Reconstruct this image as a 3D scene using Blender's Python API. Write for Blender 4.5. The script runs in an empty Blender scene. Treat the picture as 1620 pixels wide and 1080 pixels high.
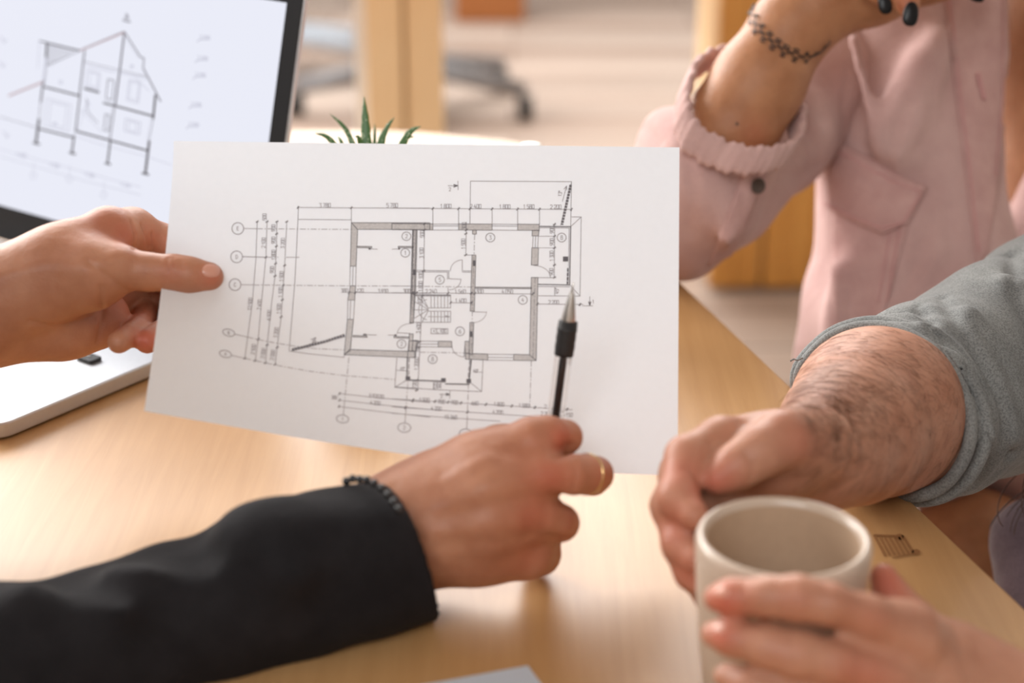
import bpy, bmesh, math, random
import numpy as np
from mathutils import Vector, Matrix
from mathutils.bvhtree import BVHTree
random.seed(7); RNG = np.random.RandomState(7)
SC = bpy.context.scene; C = SC.collection
# ---------------------------------------------------------------- camera, world, lights, exposure
CAM_H = 1.24; PITCH = math.radians(22.0); FPX = 2700.0
cam_data = bpy.data.cameras.new('camera'); cam = bpy.data.objects.new('camera', cam_data); C.objects.link(cam)
cam_data.lens = 60.0; cam_data.sensor_width = 36.0; cam_data.clip_start = 0.02
cam.location = (0, 0, CAM_H); cam.rotation_euler = (math.radians(90) - PITCH, 0, 0)
cam_data.dof.use_dof = True; cam_data.dof.focus_distance = 1.10; cam_data.dof.aperture_fstop = 3.8
SC.camera = cam
world = bpy.data.worlds.new('world'); SC.world = world; world.use_nodes = True
wn = world.node_tree.nodes; wn['Background'].inputs[0].default_value = (1.0, 0.98, 0.955, 1); wn['Background'].inputs[1].default_value = 0.48
def area(name, loc, target, sx, sy, power, col):
    l = bpy.data.lights.new(name, 'AREA'); l.shape = 'RECTANGLE'; l.size = sx; l.size_y = sy; l.energy = power; l.color = col
    o = bpy.data.objects.new(name, l); C.objects.link(o); o.location = loc
    o.rotation_euler = (Vector(target) - Vector(loc)).to_track_quat('-Z', 'Y').to_euler(); return o
area('window_light_far', (-1.0, 5.6, 3.0), (-0.1, 1.0, 0.8), 4.4, 2.8, 300, (1.0, 0.98, 0.96))
area('window_light_left', (-3.2, 3.4, 2.3), (0.1, 1.1, 0.8), 2.4, 1.8, 215, (1.0, 0.98, 0.95))
area('fill_light_front', (-0.7, -1.8, 2.95), (0, 1.0, 0.85), 2.2, 1.6, 58, (0.95, 0.98, 1.0))  # added fill from above the camera, no window there; brightens the sheet
SC.view_settings.view_transform = 'Standard'; SC.view_settings.look = 'None'
SC.view_settings.exposure = 0.22; SC.view_settings.gamma = 1.0; SC.view_settings.use_curve_mapping = False
SC.cycles.max_bounces = 8

# ---------------------------------------------------------------- measuring helpers (photograph pixel + distance -> point in the room)
FW = np.array([0, math.cos(PITCH), -math.sin(PITCH)]); UP = np.array([0, math.sin(PITCH), math.cos(PITCH)])
C0 = np.array([0, 0, CAM_H])
def ray(x, y): return np.array([(x - 810) / FPX, 0, 0]) + FW - (y - 540) / FPX * UP
def P(x, y, d): return C0 + d * ray(x, y)
def PZ(x, y, z):
    r = ray(x, y); return C0 + r * ((z - CAM_H) / r[2])
def RP(rpx, d): return rpx * d / FPX

# ---------------------------------------------------------------- object helpers
def tag(o, label=None, cat=None, group=None, kind=None):
    if label: o['label'] = label
    if cat: o['category'] = cat
    if group: o['group'] = group
    if kind: o['kind'] = kind
    return o
def empty(name, loc, label=None, cat=None, group=None):
    o = bpy.data.objects.new(name, None); C.objects.link(o); o.location = loc; o.empty_display_size = .02
    bpy.context.view_layer.update()
    return tag(o, label, cat, group)
def wmat(o):
    m = Matrix.LocRotScale(o.location, o.rotation_euler, o.scale)
    return wmat(o.parent) @ m if o.parent else m
def mk(name, verts, faces, mat, parent=None, smooth=True, label=None):
    me = bpy.data.meshes.new(name)
    verts = [tuple(map(float, v)) for v in verts]
    me.from_pydata(verts, [], faces)
    if parent is not None: me.transform(wmat(parent).inverted())
    me.validate(); me.update()
    if smooth: me.polygons.foreach_set('use_smooth', [True] * len(me.polygons))
    me.materials.append(mat)
    o = bpy.data.objects.new(name, me); C.objects.link(o)
    if parent is not None: o.parent = parent
    if label: o['label'] = label
    return o
def mod_bevel(o, w, seg=2):
    m = o.modifiers.new('bevel', 'BEVEL'); m.width = w; m.segments = seg; m.limit_method = 'ANGLE'; return o
def box(name, c, s, mat, parent=None, rot=None, bev=0.0, label=None):
    vs = []
    R = rot if rot is not None else Matrix.Identity(3)
    for dx in (-.5, .5):
        for dy in (-.5, .5):
            for dz in (-.5, .5):
                vs.append(Vector(c) + R @ Vector((dx * s[0], dy * s[1], dz * s[2])))
    fs = [(0, 1, 3, 2), (4, 6, 7, 5), (0, 4, 5, 1), (2, 3, 7, 6), (0, 2, 6, 4), (1, 5, 7, 3)]
    o = mk(name, vs, fs, mat, parent, smooth=False, label=label)
    if bev: mod_bevel(o, bev)
    return o
def prism(name, pts, z0, z1, mat, parent=None, bev=0.0, seg=2):
    n = len(pts); vs = [(p[0], p[1], z0) for p in pts] + [(p[0], p[1], z1) for p in pts]
    fs = [tuple(range(n))[::-1], tuple(range(n, 2 * n))] + [(i, (i + 1) % n, n + (i + 1) % n, n + i) for i in range(n)]
    o = mk(name, vs, fs, mat, parent, smooth=False)
    if bev: mod_bevel(o, bev, seg)
    return o
def frame_of(t):
    t = Vector(t).normalized(); a = Vector((0, 0, 1)) if abs(t.z) < .9 else Vector((1, 0, 0))
    n = t.cross(a).normalized(); return n, t.cross(n).normalized()
def tube_geo(pts, radii, n=8, closed=False, cap=True, vs=None, fs=None):
    vs = [] if vs is None else vs; fs = [] if fs is None else fs; b0 = len(vs)
    pts = [Vector(p) for p in pts]; m = len(pts); nn = None
    for i, p in enumerate(pts):
        if closed: t = pts[(i + 1) % m] - pts[i - 1]
        else: t = pts[min(i + 1, m - 1)] - pts[max(i - 1, 0)]
        t.normalize()
        if nn is None: nn, bb = frame_of(t)
        else:
            nn = (nn - t * nn.dot(t)).normalized(); bb = t.cross(nn)
        r = radii[i] if hasattr(radii, '__len__') else radii
        for k in range(n):
            a = 2 * math.pi * k / n; vs.append(tuple(p + (nn * math.cos(a) + bb * math.sin(a)) * r))
    for i in range(m if closed else m - 1):
        j = (i + 1) % m
        for k in range(n):
            l = (k + 1) % n; fs.append((b0 + i * n + k, b0 + i * n + l, b0 + j * n + l, b0 + j * n + k))
    if cap and not closed:
        fs.append(tuple(b0 + k for k in range(n))[::-1]); fs.append(tuple(b0 + (m - 1) * n + k for k in range(n)))
    return vs, fs
def tube(name, pts, radii, mat, parent=None, n=8, closed=False, label=None):
    vs, fs = tube_geo(pts, radii, n, closed); return mk(name, vs, fs, mat, parent, label=label)
def lathe(name, base, prof, mat, parent=None, n=48, axis=(0, 0, 1), label=None):
    ax = Vector(axis).normalized(); u, v = frame_of(ax); vs = []; fs = []; m = len(prof)
    for (r, z) in prof:
        for k in range(n):
            a = 2 * math.pi * k / n; vs.append(Vector(base) + ax * z + (u * math.cos(a) + v * math.sin(a)) * max(r, 1e-5))
    for i in range(m - 1):
        for k in range(n):
            l = (k + 1) % n; fs.append((i * n + k, i * n + l, (i + 1) * n + l, (i + 1) * n + k))
    return mk(name, vs, fs, mat, parent, label=label)
def smooth_path(pts, n=8, closed=False):
    pts = [np.array(p, float) for p in pts]; out = []; m = len(pts)
    for i in range(m if closed else m - 1):
        if closed: a, b, c, d = pts[i - 1], pts[i], pts[(i + 1) % m], pts[(i + 2) % m]
        else: a, b, c, d = pts[max(i - 1, 0)], pts[i], pts[i + 1], pts[min(i + 2, m - 1)]
        for k in range(n):
            t = k / n; out.append(.5 * ((2 * b) + (c - a) * t + (2 * a - 5 * b + 4 * c - d) * t * t + (3 * b - a - 3 * c + d) * t ** 3))
    if not closed: out.append(pts[-1])
    return out
def bvh_of(o):
    dg = bpy.context.evaluated_depsgraph_get(); M = wmat(o); me = o.data
    return BVHTree.FromPolygons([M @ v.co for v in me.vertices], [tuple(p.vertices) for p in me.polygons])
def cast(bvh, x, y, dmax=6.0):
    r = Vector(ray(x, y)); L = r.length
    h = bvh.ray_cast(Vector(C0), r / L, dmax)
    return (h[0], h[1]) if h[0] is not None else (None, None)

# ---------------------------------------------------------------- materials
def srgb(c):
    return tuple(((v / 255) / 12.92 if v / 255 <= .04045 else ((v / 255 + .055) / 1.055) ** 2.4) for v in c) + (1,)
def newmat(name):
    m = bpy.data.materials.new(name); m.use_nodes = True; nt = m.node_tree
    return m, nt, nt.nodes['Principled BSDF']
def nd(nt, t, **kw):
    n = nt.nodes.new(t)
    for k, v in kw.items():
        if k.startswith('i_'): n.inputs[k[2:].replace('_', ' ')].default_value = v
        else: setattr(n, k, v)
    return n
def plain(name, col, rough=.5, metal=0.0, spec=.5, noise=.06, scale=60, bump=0.0, coat=0.0):
    m, nt, b = newmat(name); L = nt.links
    tc = nd(nt, 'ShaderNodeTexCoord'); nz = nd(nt, 'ShaderNodeTexNoise'); nz.inputs['Scale'].default_value = scale; nz.inputs['Detail'].default_value = 5
    L.new(tc.outputs['Object'], nz.inputs['Vector'])
    r = nd(nt, 'ShaderNodeValToRGB'); c = srgb(col)
    r.color_ramp.elements[0].position = .3; r.color_ramp.elements[1].position = .7
    r.color_ramp.elements[0].color = tuple(v * (1 - noise) for v in c[:3]) + (1,); r.color_ramp.elements[1].color = tuple(min(1, v * (1 + noise)) for v in c[:3]) + (1,)
    L.new(nz.outputs['Fac'], r.inputs['Fac']); L.new(r.outputs['Color'], b.inputs['Base Color'])
    b.inputs['Roughness'].default_value = rough; b.inputs['Metallic'].default_value = metal; b.inputs['Specular IOR Level'].default_value = spec
    b.inputs['Coat Weight'].default_value = coat
    if bump:
        bp = nd(nt, 'ShaderNodeBump'); bp.inputs['Strength'].default_value = bump; bp.inputs['Distance'].default_value = .001
        L.new(nz.outputs['Fac'], bp.inputs['Height']); L.new(bp.outputs['Normal'], b.inputs['Normal'])
    return m
def cloth(name, col, col2, weave=1400, wr=.35, fold=.0, sheen=.3, rough=.85, mottle=.5, mscale=30):
    m, nt, b = newmat(name); L = nt.links
    tc = nd(nt, 'ShaderNodeTexCoord')
    nz = nd(nt, 'ShaderNodeTexNoise'); nz.inputs['Scale'].default_value = mscale; nz.inputs['Detail'].default_value = 6; nz.inputs['Roughness'].default_value = .6
    L.new(tc.outputs['Object'], nz.inputs['Vector'])
    r = nd(nt, 'ShaderNodeValToRGB'); r.color_ramp.elements[0].position = .35; r.color_ramp.elements[1].position = .68
    r.color_ramp.elements[0].color = srgb(col); r.color_ramp.elements[1].color = srgb(col2)
    L.new(nz.outputs['Fac'], r.inputs['Fac'])
    w = nd(nt, 'ShaderNodeTexNoise'); w.inputs['Scale'].default_value = weave; w.inputs['Detail'].default_value = 2
    L.new(tc.outputs['Object'], w.inputs['Vector'])
    mx = nd(nt, 'ShaderNodeMix', data_type='RGBA', blend_type='MULTIPLY'); mx.inputs['Factor'].default_value = wr
    cr = nd(nt, 'ShaderNodeValToRGB'); cr.color_ramp.elements[0].position = .35; cr.color_ramp.elements[1].position = .6; cr.color_ramp.elements[0].color = (.25, .25, .25, 1)
    L.new(w.outputs['Fac'], cr.inputs['Fac']); L.new(r.outputs['Color'], mx.inputs['A']); L.new(cr.outputs['Color'], mx.inputs['B'])
    L.new(mx.outputs['Result'], b.inputs['Base Color'])
    b.inputs['Roughness'].default_value = rough; b.inputs['Specular IOR Level'].default_value = .2; b.inputs['Sheen Weight'].default_value = sheen; b.inputs['Sheen Roughness'].default_value = .4
    bp = nd(nt, 'ShaderNodeBump'); bp.inputs['Strength'].default_value = .35; bp.inputs['Distance'].default_value = .0006
    L.new(w.outputs['Fac'], bp.inputs['Height'])
    bp2 = nd(nt, 'ShaderNodeBump'); bp2.inputs['Strength'].default_value = fold; bp2.inputs['Distance'].default_value = .01
    L.new(nz.outputs['Fac'], bp2.inputs['Height']); L.new(bp.outputs['Normal'], bp2.inputs['Normal']); L.new(bp2.outputs['Normal'], b.inputs['Normal'])
    return m
def skin(name, col, red, dark):
    m, nt, b = newmat(name); L = nt.links
    tc = nd(nt, 'ShaderNodeTexCoord')
    nz = nd(nt, 'ShaderNodeTexNoise'); nz.inputs['Scale'].default_value = 38; nz.inputs['Detail'].default_value = 6; nz.inputs['Roughness'].default_value = .6
    L.new(tc.outputs['Object'], nz.inputs['Vector'])
    r = nd(nt, 'ShaderNodeValToRGB'); r.color_ramp.elements[0].position = .34; r.color_ramp.elements[1].position = .66
    r.color_ramp.elements[0].color = srgb(dark); r.color_ramp.elements[1].color = srgb(col)
    L.new(nz.outputs['Fac'], r.inputs['Fac'])
    at = nd(nt, 'ShaderNodeAttribute', attribute_name='flush')
    mx = nd(nt, 'ShaderNodeMix', data_type='RGBA'); L.new(at.outputs['Fac'], mx.inputs['Factor']); L.new(r.outputs['Color'], mx.inputs['A']); mx.inputs['B'].default_value = srgb(red)
    L.new(mx.outputs['Result'], b.inputs['Base Color'])
    b.inputs['Roughness'].default_value = .48; b.inputs['Specular IOR Level'].default_value = .4
    b.inputs['Subsurface Weight'].default_value = .22; b.inputs['Subsurface Radius'].default_value = (1, .35, .2); b.inputs['Subsurface Scale'].default_value = .006
    v = nd(nt, 'ShaderNodeTexVoronoi'); v.inputs['Scale'].default_value = 900; L.new(tc.outputs['Object'], v.inputs['Vector'])
    n2 = nd(nt, 'ShaderNodeTexNoise'); n2.inputs['Scale'].default_value = 130; n2.inputs['Detail'].default_value = 4; L.new(tc.outputs['Object'], n2.inputs['Vector'])
    bp = nd(nt, 'ShaderNodeBump'); bp.inputs['Strength'].default_value = .22; bp.inputs['Distance'].default_value = .0004; L.new(v.outputs['Distance'], bp.inputs['Height'])
    b2 = nd(nt, 'ShaderNodeBump'); b2.inputs['Strength'].default_value = .3; b2.inputs['Distance'].default_value = .0015; L.new(n2.outputs['Fac'], b2.inputs['Height'])
    L.new(bp.outputs['Normal'], b2.inputs['Normal']); L.new(b2.outputs['Normal'], b.inputs['Normal'])
    return m
def wood(name, col, col2, sc=(3, 60, 60), rough=.3, rot=0.0, amt=.5, coat=0.0, spec=.5, bump=.05):
    m, nt, b = newmat(name); L = nt.links
    tc = nd(nt, 'ShaderNodeTexCoord'); mp = nd(nt, 'ShaderNodeMapping'); mp.inputs['Rotation'].default_value = (0, 0, rot); mp.inputs['Scale'].default_value = sc
    L.new(tc.outputs['Object'], mp.inputs['Vector'])
    nz = nd(nt, 'ShaderNodeTexNoise'); nz.inputs['Scale'].default_value = 1; nz.inputs['Detail'].default_value = 7; nz.inputs['Roughness'].default_value = .65; nz.inputs['Distortion'].default_value = .6
    L.new(mp.outputs['Vector'], nz.inputs['Vector'])
    n2 = nd(nt, 'ShaderNodeTexNoise'); n2.inputs['Scale'].default_value = 5; n2.inputs['Detail'].default_value = 3; L.new(tc.outputs['Object'], n2.inputs['Vector'])
    ad = nd(nt, 'ShaderNodeMix', data_type='FLOAT'); ad.inputs['Factor'].default_value = .45; L.new(nz.outputs['Fac'], ad.inputs['A']); L.new(n2.outputs['Fac'], ad.inputs['B'])
    r = nd(nt, 'ShaderNodeValToRGB'); r.color_ramp.elements[0].position = .5 - amt * .5; r.color_ramp.elements[1].position = .5 + amt * .5
    r.color_ramp.elements[0].color = srgb(col2); r.color_ramp.elements[1].color = srgb(col)
    L.new(ad.outputs['Result'], r.inputs['Fac']); L.new(r.outputs['Color'], b.inputs['Base Color'])
    b.inputs['Roughness'].default_value = rough; b.inputs['Coat Weight'].default_value = coat; b.inputs['Coat Roughness'].default_value = .2; b.inputs['Specular IOR Level'].default_value = spec
    bp = nd(nt, 'ShaderNodeBump'); bp.inputs['Strength'].default_value = bump; bp.inputs['Distance'].default_value = .001; L.new(nz.outputs['Fac'], bp.inputs['Height']); L.new(bp.outputs['Normal'], b.inputs['Normal'])
    return m
def emis(name, col, st, gloss=.1):
    m, nt, b = newmat(name); b.inputs['Base Color'].default_value = (.01, .01, .01, 1); b.inputs['Roughness'].default_value = .25
    b.inputs['Emission Color'].default_value = srgb(col); b.inputs['Emission Strength'].default_value = st; b.inputs['Specular IOR Level'].default_value = gloss
    return m
M = dict(
    table=wood('birch_plywood', (198, 155, 106), (175, 131, 83), sc=(90, 5, 60), rough=.36, rot=-.30, amt=.42, spec=.5, bump=.03),
    edge=wood('plywood_edge', (214, 180, 130), (176, 134, 84), sc=(6, 6, 400), rough=.5, amt=.5),
    floor=None,
    paper=plain('paper_white', (236, 234, 231), .8, spec=.2, noise=.012, scale=220, bump=.05),
    ink=plain('printed_ink', (152, 150, 156), .8, spec=.1), ink2=plain('printed_ink_dark', (112, 110, 116), .8, spec=.1), wallfill=plain('printed_grey_wall_fill', (206, 204, 205), .8, spec=.1, noise=.1, scale=900),
    alu=plain('brushed_aluminium', (205, 207, 210), .38, metal=.75, noise=.02, scale=300), alud=plain('aluminium_edge', (190, 176, 160), .4, metal=.7, noise=.03),
    key=plain('black_keycap', (26, 26, 28), .5), bezel=plain('black_glass_bezel', (30, 29, 31), .3, spec=.3), keyprint=plain('key_legend', (200, 200, 200), .5),
    screen=emis('lit_display', (236, 238, 250), .83), sline=emis('display_line', (126, 122, 132), .75), sdark=emis('display_dark_line', (98, 92, 98), .7), sfaint=emis('display_faint_line', (196, 196, 212), .84), sred=emis('display_reddish_line', (185, 160, 165), .9),
    skinA=skin('skin_near_person', (184, 130, 101), (184, 92, 70), (166, 110, 83)),
    skinB=skin('skin_grey_sleeve_person', (184, 134, 109), (188, 98, 78), (168, 116, 92)),
    skinC=skin('skin_pink_shirt_person', (176, 124, 88), (178, 96, 72), (156, 104, 70)),
    nail=plain('fingernail', (208, 150, 130), .32, noise=.03, spec=.6), blacknail=plain('black_nail_polish', (10, 9, 11), .3, spec=.3),
    jacket=cloth('black_jacket_cloth', (22, 20, 23), (33, 31, 34), weave=1200, wr=.3, fold=.15, sheen=.02, rough=.8),
    grey=cloth('grey_knit_cloth', (122, 123, 122), (142, 143, 141), weave=900, wr=.55, fold=.12, sheen=.15),
    pink=cloth('pink_cotton', (190, 154, 149), (204, 170, 164), weave=1500, wr=.18, fold=.35, sheen=.15, mscale=16),
    pinkd=cloth('pink_cotton_seam', (190, 150, 145), (204, 166, 160), weave=1500, wr=.2, fold=.2, sheen=.1, mscale=40),
    pinkt=plain('pink_thread', (196, 146, 144), .8),
    mug=plain('stoneware_glaze', (192, 173, 156), .32, noise=.03, scale=300, spec=.5, coat=.15), mugin=plain('stoneware_inner_glaze', (184, 158, 134), .4, noise=.03, scale=200),
    rubber=plain('black_rubber', (30, 29, 30), .6), steel=plain('steel_tip', (190, 184, 178), .25, metal=.9), refill=plain('pen_refill_ink', (40, 38, 42), .4), gold=plain('gold_ring_metal', (226, 196, 140), .22, metal=1),
    bead=plain('black_bead', (30, 30, 33), .22, spec=.6), elastic=plain('black_elastic', (32, 26, 27), .5),
    leaf=None, pot=plain('white_ceramic', (240, 238, 232), .3), soil=plain('potting_soil', (60, 44, 34), .9, noise=.4, scale=400, bump=.6),
    white=plain('white_plastic', (240, 238, 232), .35), button=plain('brown_button', (74, 58, 50), .3, noise=.3, scale=500), bhole=plain('button_hole_dark', (170, 150, 130), .6),
    hairB=plain('brown_arm_hair', (98, 66, 46), .6), hair=plain('auburn_hair', (66, 34, 24), .45),
    ply=wood('background_plywood', (246, 218, 174), (236, 202, 154), sc=(40, 40, 2), rough=.5, amt=.5), plyd=wood('background_plywood_amber', (222, 164, 84), (190, 128, 56), sc=(30, 30, 1.5), rough=.5, amt=.4),
    orange=wood('orange_wood', (186, 120, 66), (160, 96, 50), sc=(4, 30, 30), rough=.5), cgrey=plain('grey_chair_plastic', (120, 118, 120), .5), cblue=plain('pale_blue_chair_plastic', (190, 200, 212), .5), black=plain('black_castor_rubber', (22, 21, 22), .6),
    brand=plain('burnt_brown_mark', (142, 98, 58), .6), denim=cloth('mauve_grey_trouser_cloth', (98, 84, 92), (120, 104, 112), weave=900, wr=.3, fold=.3),
)
def papermat():
    m = plain('paper_white', (230, 236, 244), .8, spec=.2, noise=.012, scale=220, bump=.05); nt = m.node_tree; b = nt.nodes['Principled BSDF']; o = nt.nodes['Material Output']
    t = nt.nodes.new('ShaderNodeBsdfTranslucent'); t.inputs['Color'].default_value = srgb((222, 230, 240)); mx = nt.nodes.new('ShaderNodeMixShader'); mx.inputs[0].default_value = .42
    nt.links.new(b.outputs[0], mx.inputs[1]); nt.links.new(t.outputs[0], mx.inputs[2]); nt.links.new(mx.outputs[0], o.inputs['Surface']); return m
M['paper'] = papermat()
def clear_plastic():
    m, nt, b = newmat('clear_pen_plastic'); b.inputs['Base Color'].default_value = (.92, .9, .88, 1); b.inputs['Roughness'].default_value = .12
    b.inputs['Transmission Weight'].default_value = 1; b.inputs['IOR'].default_value = 1.3; return m
M['clear'] = clear_plastic()
def leafmat():
    m, nt, b = newmat('succulent_leaf'); L = nt.links; tc = nd(nt, 'ShaderNodeTexCoord')
    v = nd(nt, 'ShaderNodeTexVoronoi'); v.inputs['Scale'].default_value = 420; L.new(tc.outputs['Object'], v.inputs['Vector'])
    r = nd(nt, 'ShaderNodeValToRGB'); r.color_ramp.elements[0].position = .16; r.color_ramp.elements[1].position = .24
    r.color_ramp.elements[0].color = srgb((200, 214, 180)); r.color_ramp.elements[1].color = srgb((62, 104, 48))
    L.new(v.outputs['Distance'], r.inputs['Fac']); L.new(r.outputs['Color'], b.inputs['Base Color']); b.inputs['Roughness'].default_value = .4; return m
M['leaf'] = leafmat()
def floormat():
    m, nt, b = newmat('pale_floorboards'); L = nt.links; tc = nd(nt, 'ShaderNodeTexCoord'); mp = nd(nt, 'ShaderNodeMapping'); mp.inputs['Scale'].default_value = (.35, 3.2, 1)
    L.new(tc.outputs['Object'], mp.inputs['Vector']); nz = nd(nt, 'ShaderNodeTexNoise'); nz.inputs['Scale'].default_value = 1.3; nz.inputs['Detail'].default_value = 5; L.new(mp.outputs['Vector'], nz.inputs['Vector'])
    br = nd(nt, 'ShaderNodeTexBrick'); br.inputs['Scale'].default_value = 1; br.inputs['Brick Width'].default_value = 1.3; br.inputs['Row Height'].default_value = .19; br.inputs['Mortar Size'].default_value = .004
    br.inputs['Color1'].default_value = srgb((184, 168, 156)); br.inputs['Color2'].default_value = srgb((158, 141, 129)); br.inputs['Mortar'].default_value = srgb((110, 92, 80)); L.new(tc.outputs['Object'], br.inputs['Vector'])
    mx = nd(nt, 'ShaderNodeMix', data_type='RGBA', blend_type='MULTIPLY'); mx.inputs['Factor'].default_value = .5
    cr = nd(nt, 'ShaderNodeValToRGB'); cr.color_ramp.elements[0].position = .35; cr.color_ramp.elements[1].position = .65; cr.color_ramp.elements[0].color = srgb((190, 165, 150)); cr.color_ramp.elements[1].color = (1, 1, 1, 1)
    L.new(nz.outputs['Fac'], cr.inputs['Fac']); L.new(br.outputs['Color'], mx.inputs['A']); L.new(cr.outputs['Color'], mx.inputs['B']); L.new(mx.outputs['Result'], b.inputs['Base Color'])
    b.inputs['Roughness'].default_value = .65; b.inputs['Specular IOR Level'].default_value = .15; return m
M['floor'] = floormat()

# ---------------------------------------------------------------- smooth solid modelling (distance field -> one continuous skin)
class Solid:
    def __init__(s, lo, hi, h):
        s.lo = np.array(lo, float); s.h = h; s.n = np.ceil((np.array(hi) - s.lo) / h).astype(int) + 1
        s.f = np.full(s.n, 10.0, np.float32)
    def _box(s, pts, r):
        pts = np.array(pts); a = np.floor((pts.min(0) - r - s.lo) / s.h).astype(int); b = np.ceil((pts.max(0) + r - s.lo) / s.h).astype(int) + 1
        a = np.clip(a, 0, s.n); b = np.clip(b, 0, s.n)
        if (b <= a).any(): return None, None
        X, Y, Z = np.meshgrid(*[(np.arange(a[i], b[i]) * s.h + s.lo[i]).astype(np.float32) for i in range(3)], indexing='ij')
        return (slice(a[0], b[0]), slice(a[1], b[1]), slice(a[2], b[2])), (X, Y, Z)
    def cone(s, a, b, ra, rb, k=.008, flat=None, op='add', cap=True):
        a = np.array(a, float); b = np.array(b, float); rm = max(ra, rb)
        sl, g = s._box([a, b], rm + k + 3 * s.h)
        if sl is None: return
        X, Y, Z = g; ab = b - a; L2 = max(float(ab @ ab), 1e-12)
        dx, dy, dz = X - a[0], Y - a[1], Z - a[2]
        t = np.clip((dx * ab[0] + dy * ab[1] + dz * ab[2]) / L2, 0, 1) if L2 > 1e-11 else np.zeros_like(dx)
        vx, vy, vz = dx - t * ab[0], dy - t * ab[1], dz - t * ab[2]
        if flat is not None:
            ax, sc = flat; ax = np.array(ax, float); ax /= np.linalg.norm(ax); q = (vx * ax[0] + vy * ax[1] + vz * ax[2]) * (sc - 1)
            vx, vy, vz = vx + q * ax[0], vy + q * ax[1], vz + q * ax[2]
        d = np.sqrt(vx * vx + vy * vy + vz * vz) - (ra + (rb - ra) * t)
        f = s.f[sl]
        if op == 'add':
            hh = np.clip(.5 + .5 * (f - d) / k, 0, 1); s.f[sl] = f + (d - f) * hh - k * hh * (1 - hh)
        else:
            d = -d; hh = np.clip(.5 - .5 * (f - d) / k, 0, 1); s.f[sl] = f + (d - f) * hh + k * hh * (1 - hh)
    def plane_cut(s, p, n):      # keep the side the normal points away from
        sl, g = s._box([s.lo, s.lo + s.n * s.h], 0); X, Y, Z = g; n = np.array(n, float); n /= np.linalg.norm(n)
        d = (X - p[0]) * n[0] + (Y - p[1]) * n[1] + (Z - p[2]) * n[2]; s.f[sl] = np.maximum(s.f[sl], d)
    # pixel-measured limbs: each joint is (x, y, distance, radius in pixels)
    def c(s, a, b, k=.008, flat=None, op='add'):
        s.cone(P(*a[:3]), P(*b[:3]), RP(a[3], a[2]), RP(b[3], b[2]), k, flat, op)
    def chain(s, pts, k=.006, flat=None):
        for a, b in zip(pts[:-1], pts[1:]): s.c(a, b, k, flat)
    def mesh(s, smooth=1):
        f = s.f; inside = f < 0; n = s.n; cnt = np.zeros(n - 1, np.int8)
        cs = [(i, j, k) for i in (0, 1) for j in (0, 1) for k in (0, 1)]
        def sub(a, o): return a[o[0]:n[0] - 1 + o[0], o[1]:n[1] - 1 + o[1], o[2]:n[2] - 1 + o[2]]
        for o in cs: cnt += sub(inside, o).astype(np.int8)
        act = (cnt > 0) & (cnt < 8); I = np.argwhere(act); idx = np.full(n - 1, -1, np.int64); idx[act] = np.arange(len(I))
        acc = np.zeros((len(I), 3)); w = np.zeros(len(I)); val = {o: f[I[:, 0] + o[0], I[:, 1] + o[1], I[:, 2] + o[2]].astype(float) for o in cs}
        for o in cs:
            for ax in range(3):
                if o[ax]: continue
                q = list(o); q[ax] = 1; q = tuple(q); va, vb = val[o], val[q]; m = (va < 0) != (vb < 0)
                t = va[m] / (va[m] - vb[m]); pt = np.tile(np.array(o, float), (m.sum(), 1)); pt[:, ax] += t; acc[m] += pt; w[m] += 1
        V = (I + acc / w[:, None]) * s.h + s.lo; F = []
        for ax in range(3):
            o1, o2 = [(1, 2), (2, 0), (0, 1)][ax]
            a = inside; sa = [slice(None)] * 3; sb = [slice(None)] * 3; sa[ax] = slice(0, -1); sb[ax] = slice(1, None)
            ch = a[tuple(sa)] != a[tuple(sb)]; E_ = np.argwhere(ch)
            ok = (E_[:, o1] > 0) & (E_[:, o2] > 0) & (E_[:, o1] < n[o1] - 1) & (E_[:, o2] < n[o2] - 1); E_ = E_[ok]
            def cell(d1, d2):
                q = E_.copy(); q[:, o1] += d1; q[:, o2] += d2; return idx[q[:, 0], q[:, 1], q[:, 2]]
            qd = np.stack([cell(-1, -1), cell(0, -1), cell(0, 0), cell(-1, 0)], 1)
            fl = ~inside[E_[:, 0], E_[:, 1], E_[:, 2]]; qd[fl] = qd[fl][:, ::-1]; F.append(qd)
        F = np.concatenate(F); F = F[(F >= 0).all(1)]
        for _ in range(smooth):
            A = np.zeros_like(V); D = np.zeros(len(V))
            for i in range(4):
                u, v = F[:, i], F[:, (i + 1) % 4]
                for c3 in range(3): A[:, c3] += np.bincount(u, V[v, c3], len(V)) + np.bincount(v, V[u, c3], len(V))
                D += np.bincount(u, minlength=len(V)) + np.bincount(v, minlength=len(V))
            V = V * .45 + (A / np.maximum(D, 1)[:, None]) * .55
        return V, F
def normals(V, F):
    N = np.zeros_like(V); n = np.cross(V[F[:, 2]] - V[F[:, 0]], V[F[:, 3]] - V[F[:, 1]])
    for i in range(4):
        for c3 in range(3): N[:, c3] += np.bincount(F[:, i], n[:, c3], len(V))
    return N / np.maximum(np.linalg.norm(N, axis=1), 1e-12)[:, None]
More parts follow.
